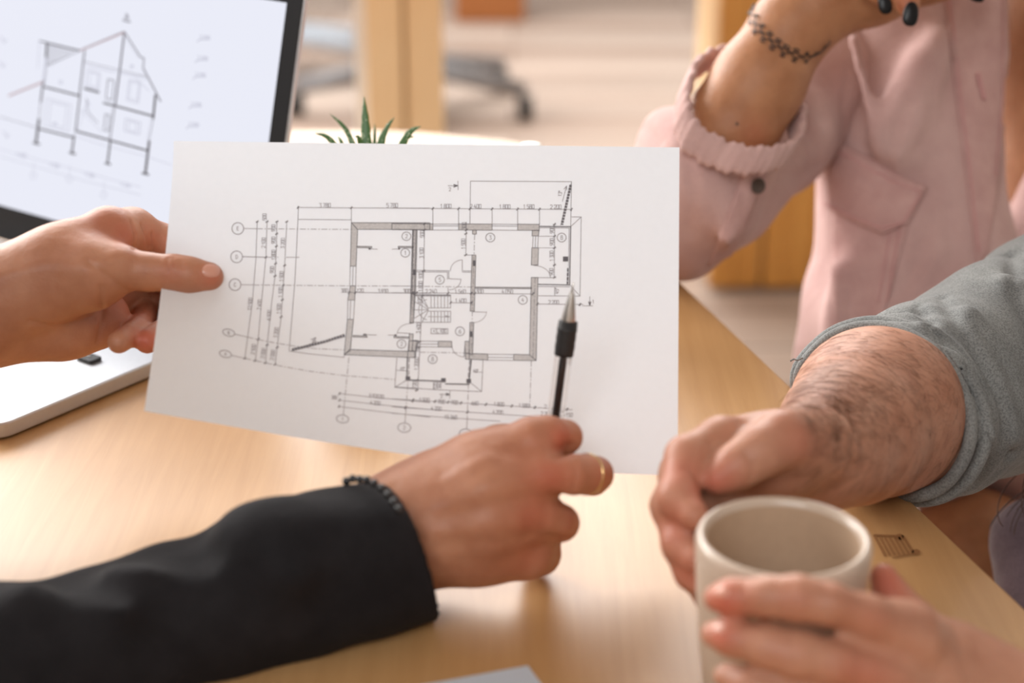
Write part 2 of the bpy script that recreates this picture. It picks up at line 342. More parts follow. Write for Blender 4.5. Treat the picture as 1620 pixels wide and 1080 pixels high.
def mknp(name, V, F, mat, parent=None, flush=None, label=None):
    me = bpy.data.meshes.new(name); me.vertices.add(len(V)); 
    if parent is not None:
        Mi = np.array(wmat(parent).inverted()); Vl = V @ Mi[:3, :3].T + Mi[:3, 3]
    else: Vl = V
    me.vertices.foreach_set('co', Vl.astype(np.float32).ravel()); me.loops.add(len(F) * 4); me.polygons.add(len(F))
    me.loops.foreach_set('vertex_index', F.astype(np.int32).ravel()); me.polygons.foreach_set('loop_start', (np.arange(len(F)) * 4).astype(np.int32))
    me.update(calc_edges=True); me.validate()
    me.polygons.foreach_set('use_smooth', np.ones(len(me.polygons), bool)); me.materials.append(mat)
    if flush is not None:
        w = np.zeros(len(V))
        for (p, r, s_) in flush: w = np.maximum(w, s_ * np.exp(-(np.linalg.norm(V - np.array(p), axis=1) / r) ** 2))
        at = me.attributes.new('flush', 'FLOAT', 'POINT'); at.data.foreach_set('value', w.astype(np.float32))
    o = bpy.data.objects.new(name, me); C.objects.link(o)
    if parent is not None: o.parent = parent
    if label: o['label'] = label
    return o
def press(V, F, lines):
    # finger creases (+) and tendons (-): polylines measured on the photograph, pressed along the skin's normal
    bv = BVHTree.FromPolygons(V.tolist(), F.tolist()); N = normals(V, F); off = np.zeros(len(V))
    for pl, w, dep in lines:
        pts = []
        n = max(2, int(sum(np.linalg.norm(np.array(b) - np.array(a)) for a, b in zip(pl[:-1], pl[1:])) / 2))
        for q in edge_pts(pl, n):
            h, nr = cast(bv, q[0], q[1])
            if h is not None: pts.append(np.array(h))
        if not pts: continue
        pts = np.array(pts); lo, hi = pts.min(0) - 3 * w, pts.max(0) + 3 * w; idx = np.where(((V > lo) & (V < hi)).all(1))[0]
        if not len(idx): continue
        d2 = np.full(len(idx), 1e9)
        for k in range(0, len(pts), 40): d2 = np.minimum(d2, ((V[idx][:, None] - pts[None, k:k + 40]) ** 2).sum(2).min(1))
        off[idx] += dep * np.exp(-d2 / (w * w))
    return V - N * off[:, None]
def joinm(parts):
    Vs, Fs, n = [], [], 0
    for V, F in parts: Vs.append(V); Fs.append(F + n); n += len(V)
    return np.concatenate(Vs), np.concatenate(Fs)
def fl(*a): return [(P(x, y, d), RP(r, d), s) for (x, y, d, r, s) in a]
# thin pieces laid on a surface: rows of pixel points, each row as long as the next; real thickness
def edge_pts(pl, n):
    pl = [np.array(p, float) for p in pl]; L = [0]
    for a, b in zip(pl[:-1], pl[1:]): L.append(L[-1] + np.linalg.norm(b - a))
    return [np.array([np.interp(t, L, [q[c] for q in pl]) for c in (0, 1)]) for t in np.linspace(0, L[-1], n)]
def patch(name, bvh, top, bot, mat, parent, lift=.0008, thick=.0008, nu=24, nv=12, bulge=0.0, label=None):
    A = edge_pts(top, nu); B = edge_pts(bot, nu); vs = []; last = None; grid = []
    for j in range(nv):
        for i in range(nu):
            v = j / (nv - 1); u = i / (nu - 1); q = A[i] * (1 - v) + B[i] * v; h, nrm = cast(bvh, q[0], q[1])
            if h is None:
                d = last if last else 1.4; w = Vector(P(q[0], q[1], d)); nrm = -Vector(ray(q[0], q[1])).normalized()
            else:
                w = h; last = (h - Vector(C0)).dot(Vector(FW))
                if nrm.dot(Vector(ray(q[0], q[1]))) > 0: nrm = -nrm
            up = lift + bulge * (math.sin(math.pi * u) * math.sin(math.pi * v)) ** .5
            grid.append((w, nrm, up))
    for w, nrm, up in grid: vs.append(w + nrm * (up + thick))
    for w, nrm, up in grid: vs.append(w + nrm * (-thick))
    N = nu * nv; fs = []
    for j in range(nv - 1):
        for i in range(nu - 1):
            a = j * nu + i; fs.append((a, a + nu, a + nu + 1, a + 1)); fs.append((N + a, N + a + 1, N + a + nu + 1, N + a + nu))
    rim = [i for i in range(nu)] + [j * nu + nu - 1 for j in range(1, nv)] + [(nv - 1) * nu + i for i in range(nu - 2, -1, -1)] + [j * nu for j in range(nv - 2, 0, -1)]
    for a, b in zip(rim, rim[1:] + rim[:1]): fs.append((a, b, N + b, N + a))
    return mk(name, vs, fs, mat, parent, label=label)
def on_surface(bvh, pl, lift=.0005, step=8):
    out = []; n = max(2, int(sum(np.linalg.norm(np.array(b) - np.array(a)) for a, b in zip(pl[:-1], pl[1:])) / step))
    for q in edge_pts(pl, n):
        h, nr = cast(bvh, q[0], q[1])
        if h is not None:
            if nr.dot(Vector(ray(*q))) > 0: nr = -nr
            out.append(h + nr * lift)
    return out
def seam(name, bvh, pl, r, mat, parent, lift=.0004):
    p = on_surface(bvh, pl, lift)
    if len(p) > 2: return tube(name, p, r, mat, parent, n=6)
def disc_patch(name, bvh, c, rx, ry, ang, mat, parent, dome=.0006, lift=.0002, label=None, n=24, power=2.4):
    vs = []; fs = []; rings = 6; last = None
    for j in range(rings + 1):
        for i in range(n):
            a = 2 * math.pi * i / n; ca, sa = math.cos(a), math.sin(a); q = (abs(ca) ** power + abs(sa) ** power) ** (-1 / power); rr = j / rings
            x, y = ca * q * rx * rr, sa * q * ry * rr; px = c[0] + x * math.cos(ang) - y * math.sin(ang); py = c[1] + x * math.sin(ang) + y * math.cos(ang)
            h, nr = cast(bvh, px, py)
            if h is None: h = last[0] + (Vector(P(px, py, 1)) - Vector(P(c[0], c[1], 1))) * 0; nr = last[1]
            if nr.dot(Vector(ray(px, py))) > 0: nr = -nr
            last = (h, nr); vs.append(h + nr * (lift + dome * (1 - rr ** 3) - (.0004 if j == rings else 0)))
    for j in range(rings):
        for i in range(n):
            l = (i + 1) % n; fs.append((j * n + i, j * n + l, (j + 1) * n + l, (j + 1) * n + i))
    return mk(name, vs, fs, mat, parent, label=label)
# ================================================================ THE SETTING
fl_o = mk('floor', [(-6, -2.2, 0), (1.9, -2.2, 0), (1.9, 11, 0), (-6, 11, 0)], [(0, 1, 2, 3)], M['floor'], smooth=False); fl_o['kind'] = 'structure'

wallm = plain('painted_wall', (176, 168, 160), .85, noise=.03, scale=8)
for nm, vv in (('wall_right', [(1.9, -2.2, 0), (1.9, 11, 0), (1.9, 11, 3.4), (1.9, -2.2, 3.4)]), ('wall_near', [(-6, -2.2, 0), (1.9, -2.2, 0), (1.9, -2.2, 3.4), (-6, -2.2, 3.4)]), ('ceiling', [(-6, -2.2, 3.4), (1.9, -2.2, 3.4), (1.9, 2.6, 3.4), (-6, 2.6, 3.4)])):
    mk(nm, vv, [(0, 1, 2, 3)], wallm, smooth=False)['kind'] = 'structure'

# ================================================================ TABLE
TZ = .75
table = empty('table', (-.3, 1.0, 0), 'pale birch plywood table with rounded far corner, everything in front stands on it', 'table')
e1, e3 = np.array([.143, 1.34]), np.array([.283, .821]); ed = (e3 - e1) / np.linalg.norm(e3 - e1)
far_c = PZ(841, 225, TZ)[:2]; near = e3 + ed * .65
outline = [tuple(near), tuple(e3), tuple(e1)] + [tuple(p[:2]) for p in smooth_path([PZ(835, 228, TZ), PZ(790, 221, TZ), PZ(740, 216, TZ), PZ(660, 209, TZ), PZ(560, 206, TZ), PZ(450, 206, TZ)], 4)] + [(-1.25, 1.80), (-1.25, near[1])]
top = prism('tabletop', outline, TZ - .022, TZ, M['table'], table, bev=.002, seg=3)
prism('edge_ply', [(p[0] * .995 - .002, p[1]) for p in outline], TZ - .027, TZ - .0225, M['edge'], table)
for lx, ly in ((.14, .55), (-.02, 1.55), (-1.1, .5), (-1.1, 1.6)):
    box('leg', (lx, ly, (TZ - .027) / 2), (.05, .05, TZ - .027), M['ply'], table, bev=.003)
# burnt mark near the right edge: slanting bars and two dots
mk_v, mk_f = [], []
def flat_quad(pts, z):
    b = len(mk_v); mk_v.extend([tuple(PZ(x, y, z)) for x, y in pts]); mk_f.append(tuple(range(b, b + len(pts))))
for i in range(7):
    x0 = 1372 + i * 7.5; flat_quad([(x0 + 9, 846), (x0 + 12.5, 846), (x0 + 31 , 879 - i * .6), (x0 + 27, 880 - i * .6)], TZ + .0004)
for cx, cy in ((1423, 849), (1449, 873)):
    flat_quad([(cx + 7 * math.cos(a), cy + 5 * math.sin(a)) for a in np.linspace(0, 2 * math.pi, 16, endpoint=False)], TZ + .0004)
flat_quad([(1383, 844.5), (1426, 846), (1426, 849), (1383, 847)], TZ + .0005); flat_quad([(1412, 881), (1449, 873), (1449, 876), (1412, 883)], TZ + .0005)
mark = mk('burnt_mark', mk_v, mk_f, M['brand'], table, smooth=False, label='small brown burnt mark of slanting bars and two dots')

# ================================================================ SINGLE-STROKE DRAWING ON A SURFACE
GL = {'0': [[(0, 0), (0, 1), (1, 1), (1, 0), (0, 0)]], '1': [[(.2, .75), (.6, 1), (.6, 0)]], '2': [[(0, .8), (.1, 1), (.9, 1), (1, .8), (1, .6), (0, 0), (1, 0)]],
      '3': [[(0, 1), (1, 1), (.45, .58), (1, .4), (1, .1), (.8, 0), (0, 0)]], '4': [[(.5, 1), (0, .35), (1, .35)], [(.75, .6), (.75, 0)]], '5': [[(1, 1), (.1, 1), (0, .55), (.9, .58), (1, .4), (1, .1), (.8, 0), (0, 0)]],
      '6': [[(.9, 1), (.2, .7), (0, .4), (0, 0), (1, 0), (1, .5), (0, .5)]], '7': [[(0, 1), (1, 1), (.3, 0)]], '8': [[(0, 0), (0, .45), (.1, .55), (.1, 1), (.9, 1), (.9, .55), (1, .45), (1, 0), (0, 0)], [(.1, .53), (.9, .53)]],
      '9': [[(.1, 0), (.8, .3), (1, .6), (1, 1), (0, 1), (0, .5), (1, .5)]], 'A': [[(0, 0), (.5, 1), (1, 0)], [(.2, .35), (.8, .35)]], 'B': [[(0, 0), (0, 1), (.8, 1), (.9, .8), (.8, .53), (0, .53)], [(.8, .53), (1, .3), (.9, 0), (0, 0)]],
      'C': [[(1, .85), (.8, 1), (.2, 1), (0, .8), (0, .2), (.2, 0), (.8, 0), (1, .15)]], 'D': [[(0, 0), (0, 1), (.7, 1), (1, .75), (1, .25), (.7, 0), (0, 0)]], 'E': [[(1, 1), (0, 1), (0, 0), (1, 0)], [(0, .53), (.8, .53)]],
      '+': [[(.1, .5), (.9, .5)], [(.5, .2), (.5, .8)]], ',': [[(.4, .1), (.2, -.2)]], '°': [[(0, .7), (0, 1), (.4, 1), (.4, .7), (0, .7)]], ' ': [], '/': [[(0, 0), (1, 1)]]}
class Draw:
    def __init__(s, hit, tr): s.hit = hit; s.tr = tr; s.b = {}; s.w = 1.0
    def buf(s, m): return s.b.setdefault(m, ([], []))
    def rib(s, a, b, w, m):
        a = np.array(a, float); b = np.array(b, float); L = np.linalg.norm(b - a)
        if L < .3: return
        n = max(1, int(L / 14)); nn = np.array([-(b - a)[1], (b - a)[0]]) / L * w / 2; e = (b - a) / L * min(w * .3, .4); a = a - e; b = b + e
        vs, fs = s.buf(m); b0 = len(vs); rows = []
        for i in range(n + 1):
            q = a + (b - a) * i / n; p1, p2 = s.hit(*(q + nn)), s.hit(*(q - nn))
            if p1 is None or p2 is None: return
            rows.append((p1, p2))
        for p1, p2 in rows: vs.append(p1); vs.append(p2)
        for i in range(n): fs.append((b0 + 2 * i, b0 + 2 * i + 1, b0 + 2 * i + 3, b0 + 2 * i + 2))
    def line(s, pts, w=None, m='ink', T=True):
        w = w or s.w; pts = [s.tr(*p) for p in pts] if T else pts
        for a, b in zip(pts[:-1], pts[1:]): s.rib(a, b, w, m)
    def dash(s, pts, pat=(9, 3, 2, 3), w=None, m='ink'):
        pts = [np.array(s.tr(*p)) for p in pts]; i = 0; left = pat[0]; on = True
        for a, b in zip(pts[:-1], pts[1:]):
            L = np.linalg.norm(b - a); t = 0
            while t < L - .01:
                st = min(left, L - t)
                if on: s.rib(a + (b - a) * t / L, a + (b - a) * (t + st) / L, w or s.w, m)
                t += st; left -= st
                if left <= .01: i = (i + 1) % len(pat); left = pat[i]; on = not on
    def fill(s, pts, m='wallfill', outline=True):
        q = [np.array(s.tr(*p)) for p in pts]
        if len(q) == 4:
            n = max(1, int(max(np.linalg.norm(q[1] - q[0]), np.linalg.norm(q[3] - q[2])) / 14)); k = max(1, int(max(np.linalg.norm(q[3] - q[0]), np.linalg.norm(q[2] - q[1])) / 14))
        else: n = k = 1
        vs, fs = s.buf(m); b0 = len(vs)
        for j in range(k + 1):
            for i in range(n + 1):
                u, v = i / n, j / k; p = s.hit(*((q[0] * (1 - u) + q[1] * u) * (1 - v) + (q[3] * (1 - u) + q[2] * u) * v))
                if p is None: return
                vs.append(p)
        for j in range(k):
            for i in range(n): a = b0 + j * (n + 1) + i; fs.append((a, a + 1, a + n + 2, a + n + 1))
        if outline: s.line(list(pts) + [pts[0]], .9, 'ink2')
    def circ(s, c, rx, ry=None, rot=0, w=None, m='ink', a0=0, a1=360):
        ry = ry or rx; s.line([(c[0] + rx * math.cos(a) * math.cos(rot) - ry * math.sin(a) * math.sin(rot), c[1] + rx * math.cos(a) * math.sin(rot) + ry * math.sin(a) * math.cos(rot)) for a in np.radians(np.linspace(a0, a1, 21))], w, m)
    def text(s, t, c, h=15, ang=0, cw=.5, m='ink', w=.85):
        W = 0; adv = []
        for ch in t: adv.append(W); W += h * (cw + .17) if ch != ' ' else h * .3
        W -= h * .17; ca, sa = math.cos(ang), math.sin(ang)
        for ch, x0 in zip(t, adv):
            for st in GL.get(ch, []):
                pts = []
                for (gx, gy) in st:
                    x = x0 + gx * h * cw - W / 2; y = h / 2 - gy * h; pts.append((c[0] + x * ca - y * sa, c[1] + x * sa + y * ca))
                s.line(pts, w, m)
    def tick(s, x, y, r=6, ang=0):
        s.line([(x - r * .7, y + r * .7), (x + r * .7, y - r * .7)], 1.3, 'ink2')
        if ang: s.line([(x - r, y), (x + r, y)], 1.0)
        else: s.line([(x, y - r), (x, y + r)], 1.0)
    def build(s, parent, names, mats, off):
        for i, (m, (vs, fs)) in enumerate(s.b.items()):
            mk(names[m], [Vector(v) + off[m] for v in vs], fs, mats[m], parent, smooth=False)['kind'] = 'stuff'

# ================================================================ FLOOR-PLAN SHEET
plan = empty('paper_sheet', P(640, 480, 1.03), 'large white sheet with a printed house floor plan, held up above the table', 'paper')
def ptop(u): return np.array([275 + 800 * u, 223 + 10 * u])
BP = [(228, 650), (330, 668), (440, 687), (540, 703), (640, 718), (740, 730), (850, 740), (960, 748), (1040, 751), (1072, 752)]
def pbot(u):
    x = 228 + 844 * u; return np.array([x, np.interp(x, [p[0] for p in BP], [p[1] for p in BP])])
def pleft(v): return np.array([275 - 47 * v ** 1.45, 223 + 427 * v])
def pright(v): return np.array([1075 - 3 * v, 233 + 519 * v])
def pdist(u, v):
    d = 1.062 - .020 * (1 - u) - .062 * v; d -= .019 * max(0, (v - .42)) ** 1.5 * (1 - u) ** 1.2 * 2.2; d += .004 * math.sin(u * 3.0) * (1 - v); return d
nu, nv = 61, 41; vs = []
for j in range(nv):
    for i in range(nu):
        u, v = i / (nu - 1), j / (nv - 1)
        q = (1 - v) * ptop(u) + v * pbot(u) + (1 - u) * pleft(v) + u * pright(v) - ((1 - u) * (1 - v) * ptop(0) + u * (1 - v) * ptop(1) + (1 - u) * v * pbot(0) + u * v * pbot(1))
        vs.append(P(q[0], q[1], pdist(u, v)))
fs = [(j * nu + i, (j + 1) * nu + i, (j + 1) * nu + i + 1, j * nu + i + 1) for j in range(nv - 1) for i in range(nu - 1)]
sheet = mk('sheet', vs, fs, M['paper'], plan)
pb = bvh_of(sheet)
def phit(x, y):
    h, n = cast(pb, x, y)
    if h is None: return None
    if n.dot(Vector(ray(x, y))) > 0: n = -n
    return h + n * .0004
t3 = lambda x, y: (340 + x / 2.7, 300 + y / 2.7)
t4 = lambda x, y: (620 + x / 2.4546, 260 + y / 2.4546)
D = Draw(phit, t3)
D.line([(355, 77), (583, 79), (918, 80)]); D.tick(355, 77); D.tick(583, 79); D.line([(357, 77), (350, 230), (341, 400), (317, 690)]); D.line([(357, 128), (583, 130)]); D.line([(583, 79), (583, 145)])
D.text('3 780', (470, 68), 17); D.text('5 780', (757, 68), 17)
D.circ((98, 167), 25, w=1.3); D.line([(123, 167), (180, 168)]); D.dash([(180, 168), (585, 171)]); D.text('E', (98, 167), 15)
D.circ((93, 288), 25, w=1.3); D.line([(118, 287), (222, 290)], 1.3); D.dash([(222, 290), (270, 290)]); D.line([(305, 290), (360, 290)]); D.text('D', (93, 288), 15)
D.circ((86, 407), 25, w=1.3); D.line([(111, 407), (165, 408)]); D.dash([(165, 408), (570, 412), (850, 413)]); D.text('C', (86, 407), 15)
D.circ((59, 612), 26, 15, .25, w=1.2); D.line([(84, 618), (140, 631)]); D.dash([(140, 631), (225, 650), (330, 668), (430, 680), (555, 686)]); D.text('B', (59, 612), 12)
D.circ((45, 703), 26, 15, .25, w=1.2); D.line([(70, 709), (130, 722)]); D.dash([(130, 722), (256, 750), (400, 776), (560, 796), (700, 806), (770, 812)]); D.text('A', (45, 703), 12)
V1 = [(181, 138), (175, 300), (160, 480), (140, 630), (128, 722)]; V2 = [(223, 138), (218, 290), (200, 470), (185, 640), (172, 732)]
V3 = [(265, 138), (263, 240), (257, 370), (243, 480), (223, 665), (216, 742)]; V4 = [(307, 138), (298, 325), (283, 545), (266, 675), (257, 748)]
for V in (V1, V2, V3, V4): D.line(V); D.tick(*V[0], ang=1); D.tick(*V[-1], ang=1)
for V, ys in ((V2, (290, 640)), (V3, (190, 243, 317, 370, 665)), (V4, (325, 410, 472, 545, 675))):
    for y in ys: D.tick(float(np.interp(y, [p[1] for p in V], [p[0] for p in V])), y, ang=1)
VA = -math.pi / 2
for t, c, a in (('12 500', (150, 490), .1), ('2 100', (208, 228), .03), ('500', (212, 118), 0), ('900', (250, 165), 0), ('900', (250, 217), .03), ('1 800', (250, 280), .03), ('900', (244, 343), .05), ('3 200', (290, 230), .04), ('1 500', (284, 372), .05),
                ('1 100', (280, 440), .06), ('1 500', (273, 510), .08), ('3 200', (261, 612), .12), ('7 400', (190, 493), .1), ('6 500', (231, 538), .1), ('2 500', (164, 683), .15), ('2 000', (206, 700), .15), ('2 000', (246, 707), .15)): D.text(t, c, 15, VA + a)
D.dash([(330, 685), (400, 668), (470, 650), (555, 622)], (3, 1.6), 4.2, 'ink2'); D.line([(326, 690), (555, 629)], .9); D.line([(317, 690), (400, 702), (550, 717), (555, 705)]); D.text('28°', (425, 642), 14, -.4); D.line([(385, 668), (435, 650)], .9)
# house walls, left half
D.fill([(583, 142), (918, 143), (918, 172), (608, 171)]); D.fill([(583, 142), (610, 172), (603, 328), (578, 328)])
D.fill([(578, 412), (601, 412), (597, 473), (568, 472)]); D.fill([(566, 555), (592, 555), (578, 688), (552, 706)]); D.fill([(552, 706), (576, 684), (853, 692), (853, 719)])
for a, b in (((578, 328), (576, 412)), ((590, 328), (588, 412)), ((603, 328), (601, 412)), ((568, 472), (566, 555)), ((580, 472), (577, 555)), ((597, 473), (592, 555))): D.line([a, b])
D.fill([(847, 172), (864, 172), (857, 445), (841, 445)]); D.fill([(841, 445), (856, 445), (848, 571), (832, 571)]); D.fill([(830, 617), (847, 617), (842, 690), (828, 690)]); D.fill([(845, 645), (868, 645), (860, 690), (843, 690)])
D.fill([(610, 243), (670, 244), (670, 250), (610, 249)]); D.fill([(783, 243), (847, 244), (847, 250), (783, 249)]); D.fill([(590, 624), (650, 626), (650, 632), (590, 630)]); D.fill([(765, 628), (828, 630), (828, 636), (765, 634)])
for a, b in (((657, 254), (694, 255)), ((790, 254), (757, 255)), ((635, 620), (690, 622)), ((775, 623), (740, 622))):
    D.line([a, b]); m_ = (a[0] * .8 + b[0] * .2, a[1] * .8 + b[1] * .2); D.line([a, m_], 2.6, 'ink2')
D.line([(780, 612), (832, 615)]); D.circ((835, 617), 56, 44, a0=180, a1=272, w=.8)
for t, c in (('2', (818, 200)), ('1', (813, 271)), ('2', (797, 660))): D.circ(c, 19, 18, w=1.2); D.text(t, c, 16)
D.line([(573, 440), (918, 444)]); [D.tick(x, 441, ang=0) for x in (573, 600, 843, 862)]
for t, c in (('380', (553, 432)), ('120', (620, 432)), ('3 930', (718, 434)), ('300', (820, 434))): D.text(t, c, 15)
D.line([(777, 720), (768, 845), (862, 853)]); D.line([(768, 845), (818, 815)]); D.text('45°', (803, 765), 12); D.line([(775, 772), (820, 775)], .9)
D.circ((545, 980), 26, 17, .1, w=1.2); D.text('1', (545, 980), 13); D.line([(548, 964), (552, 925)]); D.dash([(552, 925), (562, 820), (573, 712)])
D.line([(530, 872), (700, 890), (918, 910)]); D.line([(530, 900), (700, 919), (918, 940)]); D.line([(527, 927), (700, 948), (918, 972)])
for x, y in ((532, 872), (845, 903), (532, 900), (815, 931), (530, 927)): D.tick(x, y)
D.text('5 92030', (690, 883), 15, .1); D.text('4 200', (685, 912), 15, .1); D.text('380', (510, 888), 13, .1)
# right half
D.tr = t4
D.line([(303, 231), (305, 66), (697, 68), (694, 242)]); D.dash([(694, 82), (660, 235)], (3, 1.8), 4.2, 'ink2'); D.line([(697, 70), (655, 238)], .9); D.line([(662, 145), (678, 85)]); D.line([(678, 85), (668, 97)]); D.line([(678, 85), (679, 100)]); D.text('13°', (653, 113), 13, VA + .15)
D.text('2', (225, 98), 13); D.line([(218, 84), (255, 84)]); D.line([(256, 66), (257, 100)]); D.line([(240, 80), (255, 84), (240, 89)], 1.6, 'ink2')
D.line([(0, 171), (697, 176)])
for x in (159, 259, 303, 389, 488, 573, 697): D.tick(x, 172 + x * .006)
for x in (159, 259, 389, 488, 573): D.line([(x, 173), (x, 234)])
for t, c in (('1 800', (209, 163)), ('2 400', (325, 164)), ('1 800', (438, 165)), ('1 580', (531, 165)), ('2 200', (636, 166))): D.text(t, c, 15)
D.fill([(0, 231), (159, 232), (159, 256), (0, 255)]); D.fill([(259, 232), (389, 233), (389, 257), (259, 256)]); D.fill([(488, 233), (572, 234), (572, 258), (488, 257)])
for y in (233, 240, 256): D.line([(159, y), (259, y)]); D.line([(389, y), (488, y + 1)])
D.fill([(545, 257), (571, 257), (569, 279), (544, 279)]); D.fill([(543, 325), (569, 325), (567, 392), (541, 392)])
for x in (548, 558, 568): D.line([(x, 279), (x - 2, 325)])
D.fill([(541, 440), (567, 440), (560, 762), (534, 740)]); D.fill([(473, 738), (534, 740), (560, 763), (472, 762)]); D.fill([(285, 735), (372, 737), (372, 761), (285, 757)])
for y in (738, 750, 761): D.line([(372, y), (473, y + 1)])
D.fill([(80, 256), (94, 256), (84, 615), (70, 615)]); D.fill([(313, 256), (328, 256), (328, 272), (313, 272)]); D.fill([(311, 353), (326, 353), (320, 571), (304, 571)]); D.fill([(303, 615), (318, 615), (313, 740), (299, 740)]); D.fill([(283, 688), (300, 688), (300, 757), (285, 757)])
D.dash([(321, 272), (319, 353)]); D.dash([(318, 360), (308, 730)], w=.9); D.dash([(87, 260), (77, 610)], w=.9); D.dash([(556, 440), (547, 750)], w=.9)
for x, y in ((319, 385), (308, 660), (87, 420)): D.fill([(x - 4, y - 10), (x + 4, y - 10), (x + 4, y + 10), (x - 4, y + 10)], 'ink2')
D.line([(95, 412), (221, 414), (221, 445), (268, 447)]); D.line([(95, 418), (216, 419), (216, 447)]); D.line([(273, 414), (308, 415)]); D.line([(273, 419), (308, 420)]); D.line([(273, 372), (273, 415)])
D.circ((273, 415), 46, 43, a0=180, a1=270, w=.9); D.circ((222, 446), 46, 42, a0=0, a1=90, w=.9)
D.fill([(322, 477), (542, 479), (542, 484), (322, 482)]); D.dash([(0, 473), (310, 477)]); D.line([(0, 499), (550, 504)]); [D.tick(x, 500 + x * .006) for x in (85, 218, 308, 322, 548)]
for t, c in (('300', (58, 493)), ('2 240', (152, 494)), ('1 560', (265, 495)), ('300', (341, 494)), ('4 050', (448, 495))): D.text(t, c, 15)
D.line([(88, 512), (228, 512), (228, 558), (140, 558), (118, 512)]); D.line([(140, 558), (140, 571), (228, 571), (227, 614), (85, 614)]); D.line([(84, 508), (228, 509)], 1.4, 'ink2')
for x in range(152, 228, 13): D.line([(x, 512), (x, 558)]); D.line([(x, 571), (x, 614)])
for a, b in (((140, 563), (90, 535)), ((140, 565), (84, 566)), ((140, 567), (88, 598)), ((140, 571), (118, 612)), ((140, 558), (100, 515))): D.line([a, b])
D.circ((142, 565), 38, 40, a0=100, a1=260, w=.9); D.line([(140, 592), (220, 593)], .9); D.line([(222, 593), (208, 590)], 2)
D.text('1 400', (267, 530), 15); D.line([(228, 538), (308, 539)]); D.tick(228, 538); D.tick(308, 539); D.line([(152, 638), (217, 639), (217, 659), (152, 658), (152, 638)]); D.text('+3,100', (185, 648), 13)
for t, c in (('2', (57, 280)), ('1', (52, 346)), ('3', (382, 285)), ('5', (186, 449)), ('4', (508, 527)), ('6', (264, 649)), ('8', (659, 285)), ('8', (158, 757)), ('2', (38, 697))):
    if c[0] > 60: D.circ(c, 17.5, 17, w=1.2); D.text(t, c, 15)
D.line([(127, 225), (124, 400), (112, 640), (100, 880)])
for x, y in ((127, 232), (126, 256), (123, 415), (119, 512), (107, 690), (105, 712), (97, 838), (96, 878)): D.tick(x, y, ang=1)
for t, c, a in (('500', (117, 272), 0), ('3 100', (115, 345), 0), ('100', (112, 432), 0), ('1 800', (111, 475), 0), ('100', (108, 530), 0), ('3 400', (103, 637), .05), ('100', (98, 718), .05), ('1 2000', (95, 775), .05), ('720', (88, 857), .05), ('1 500', (277, 310), 0), ('300', (280, 240), 0),
                ('900', (621, 255), 0), ('900', (621, 302), 0), ('1 300', (620, 357), 0), ('900', (619, 418), 0), ('45°', (640, 490), 0), ('520', (168, 860), 0), ('360', (183, 860), 0)): D.text(t, c, 14, VA + a)
D.line([(289, 225), (287, 355)]); D.tick(289, 256, ang=1); D.tick(287, 270, ang=1); D.tick(287, 353, ang=1); D.line([(280, 353), (311, 353)]); D.line([(218, 480), (218, 510)])
D.line([(313, 573), (366, 575)]); D.circ((315, 572), 52, 43, a0=0, a1=90, w=.8); D.line([(283, 705), (279, 750)]); D.circ((283, 705), 50, 44, a0=95, a1=180, w=.9)
D.line([(548, 440), (637, 441)]); D.circ((552, 440), 63, 46, a0=270, a1=360, w=.9)
D.line([(572, 242), (694, 243), (690, 469), (568, 467)], 1.6, 'ink2'); D.line([(572, 247), (688, 248), (685, 464)], .9); D.line([(697, 205), (735, 205), (730, 512), (568, 511)]); D.line([(695, 242), (735, 205)]); D.line([(690, 468), (730, 512)]); D.line([(568, 475), (690, 476)])
D.fill([(665, 360), (683, 360), (683, 377), (665, 377)], 'ink2'); D.dash([(683, 405), (681, 465)], (5, 2), 2.4, 'ink2')
D.line([(632, 230), (630, 442)]); [D.tick(631, y, ang=1) for y in (234, 280, 325, 392, 440)]; [D.line([(569, y), (632, y)], .8) for y in (280, 325)]
D.line([(565, 543), (742, 545)]); D.tick(565, 543); D.tick(730, 545); D.text('2 200', (628, 536), 14); D.line([(565, 515), (565, 548)]); D.line([(632, 478), (632, 510)]); D.line([(740, 550), (780, 550)]); D.line([(768, 515), (768, 548)]); D.line([(764, 535), (768, 548), (772, 535)], 1.6, 'ink2'); D.text('1', (781, 534), 14)
D.line([(60, 752), (58, 838), (200, 843)], 2.0, 'ink2'); D.line([(208, 853), (298, 855), (308, 757)], 2.0, 'ink2'); D.dash([(67, 752), (65, 832)], (7, 3), 1.4); D.dash([(302, 760), (294, 845)], (7, 3), 1.4)
for x, y in ((200, 839), (62, 832), (298, 842)): D.fill([(x - 8, y - 7), (x + 8, y - 7), (x + 8, y + 7), (x - 8, y + 7)], 'ink2')
D.line([(12, 865), (180, 876), (348, 883), (354, 757)]); D.line([(348, 883), (305, 848)]); D.text('45°', (327, 803), 12); D.line([(318, 806), (350, 808)], .9); D.line([(163, 847), (162, 876)])
D.text('2', (192, 901), 13); D.line([(185, 893), (222, 894)]); D.line([(225, 880), (224, 910)]); D.line([(210, 890), (223, 894), (210, 898)], 1.6, 'ink2')
D.fill([(180, 687), (232, 688), (232, 711), (180, 710)]); D.fill([(66, 686), (96, 687), (92, 751), (60, 751)])
for y in (687, 698, 709): D.line([(96, y), (180, y + 1)])
D.dash([(108, 730), (300, 733)])
D.line([(0, 911), (400, 935), (640, 950), (700, 953)]); D.line([(0, 942), (300, 963), (640, 985)]); D.line([(0, 967), (228, 985), (420, 998)])
for x in (82, 167, 218, 268, 365, 465, 555, 680): D.tick(x, 911 + x * .060)
for x in (52, 293): D.tick(x, 942 + x * .07)
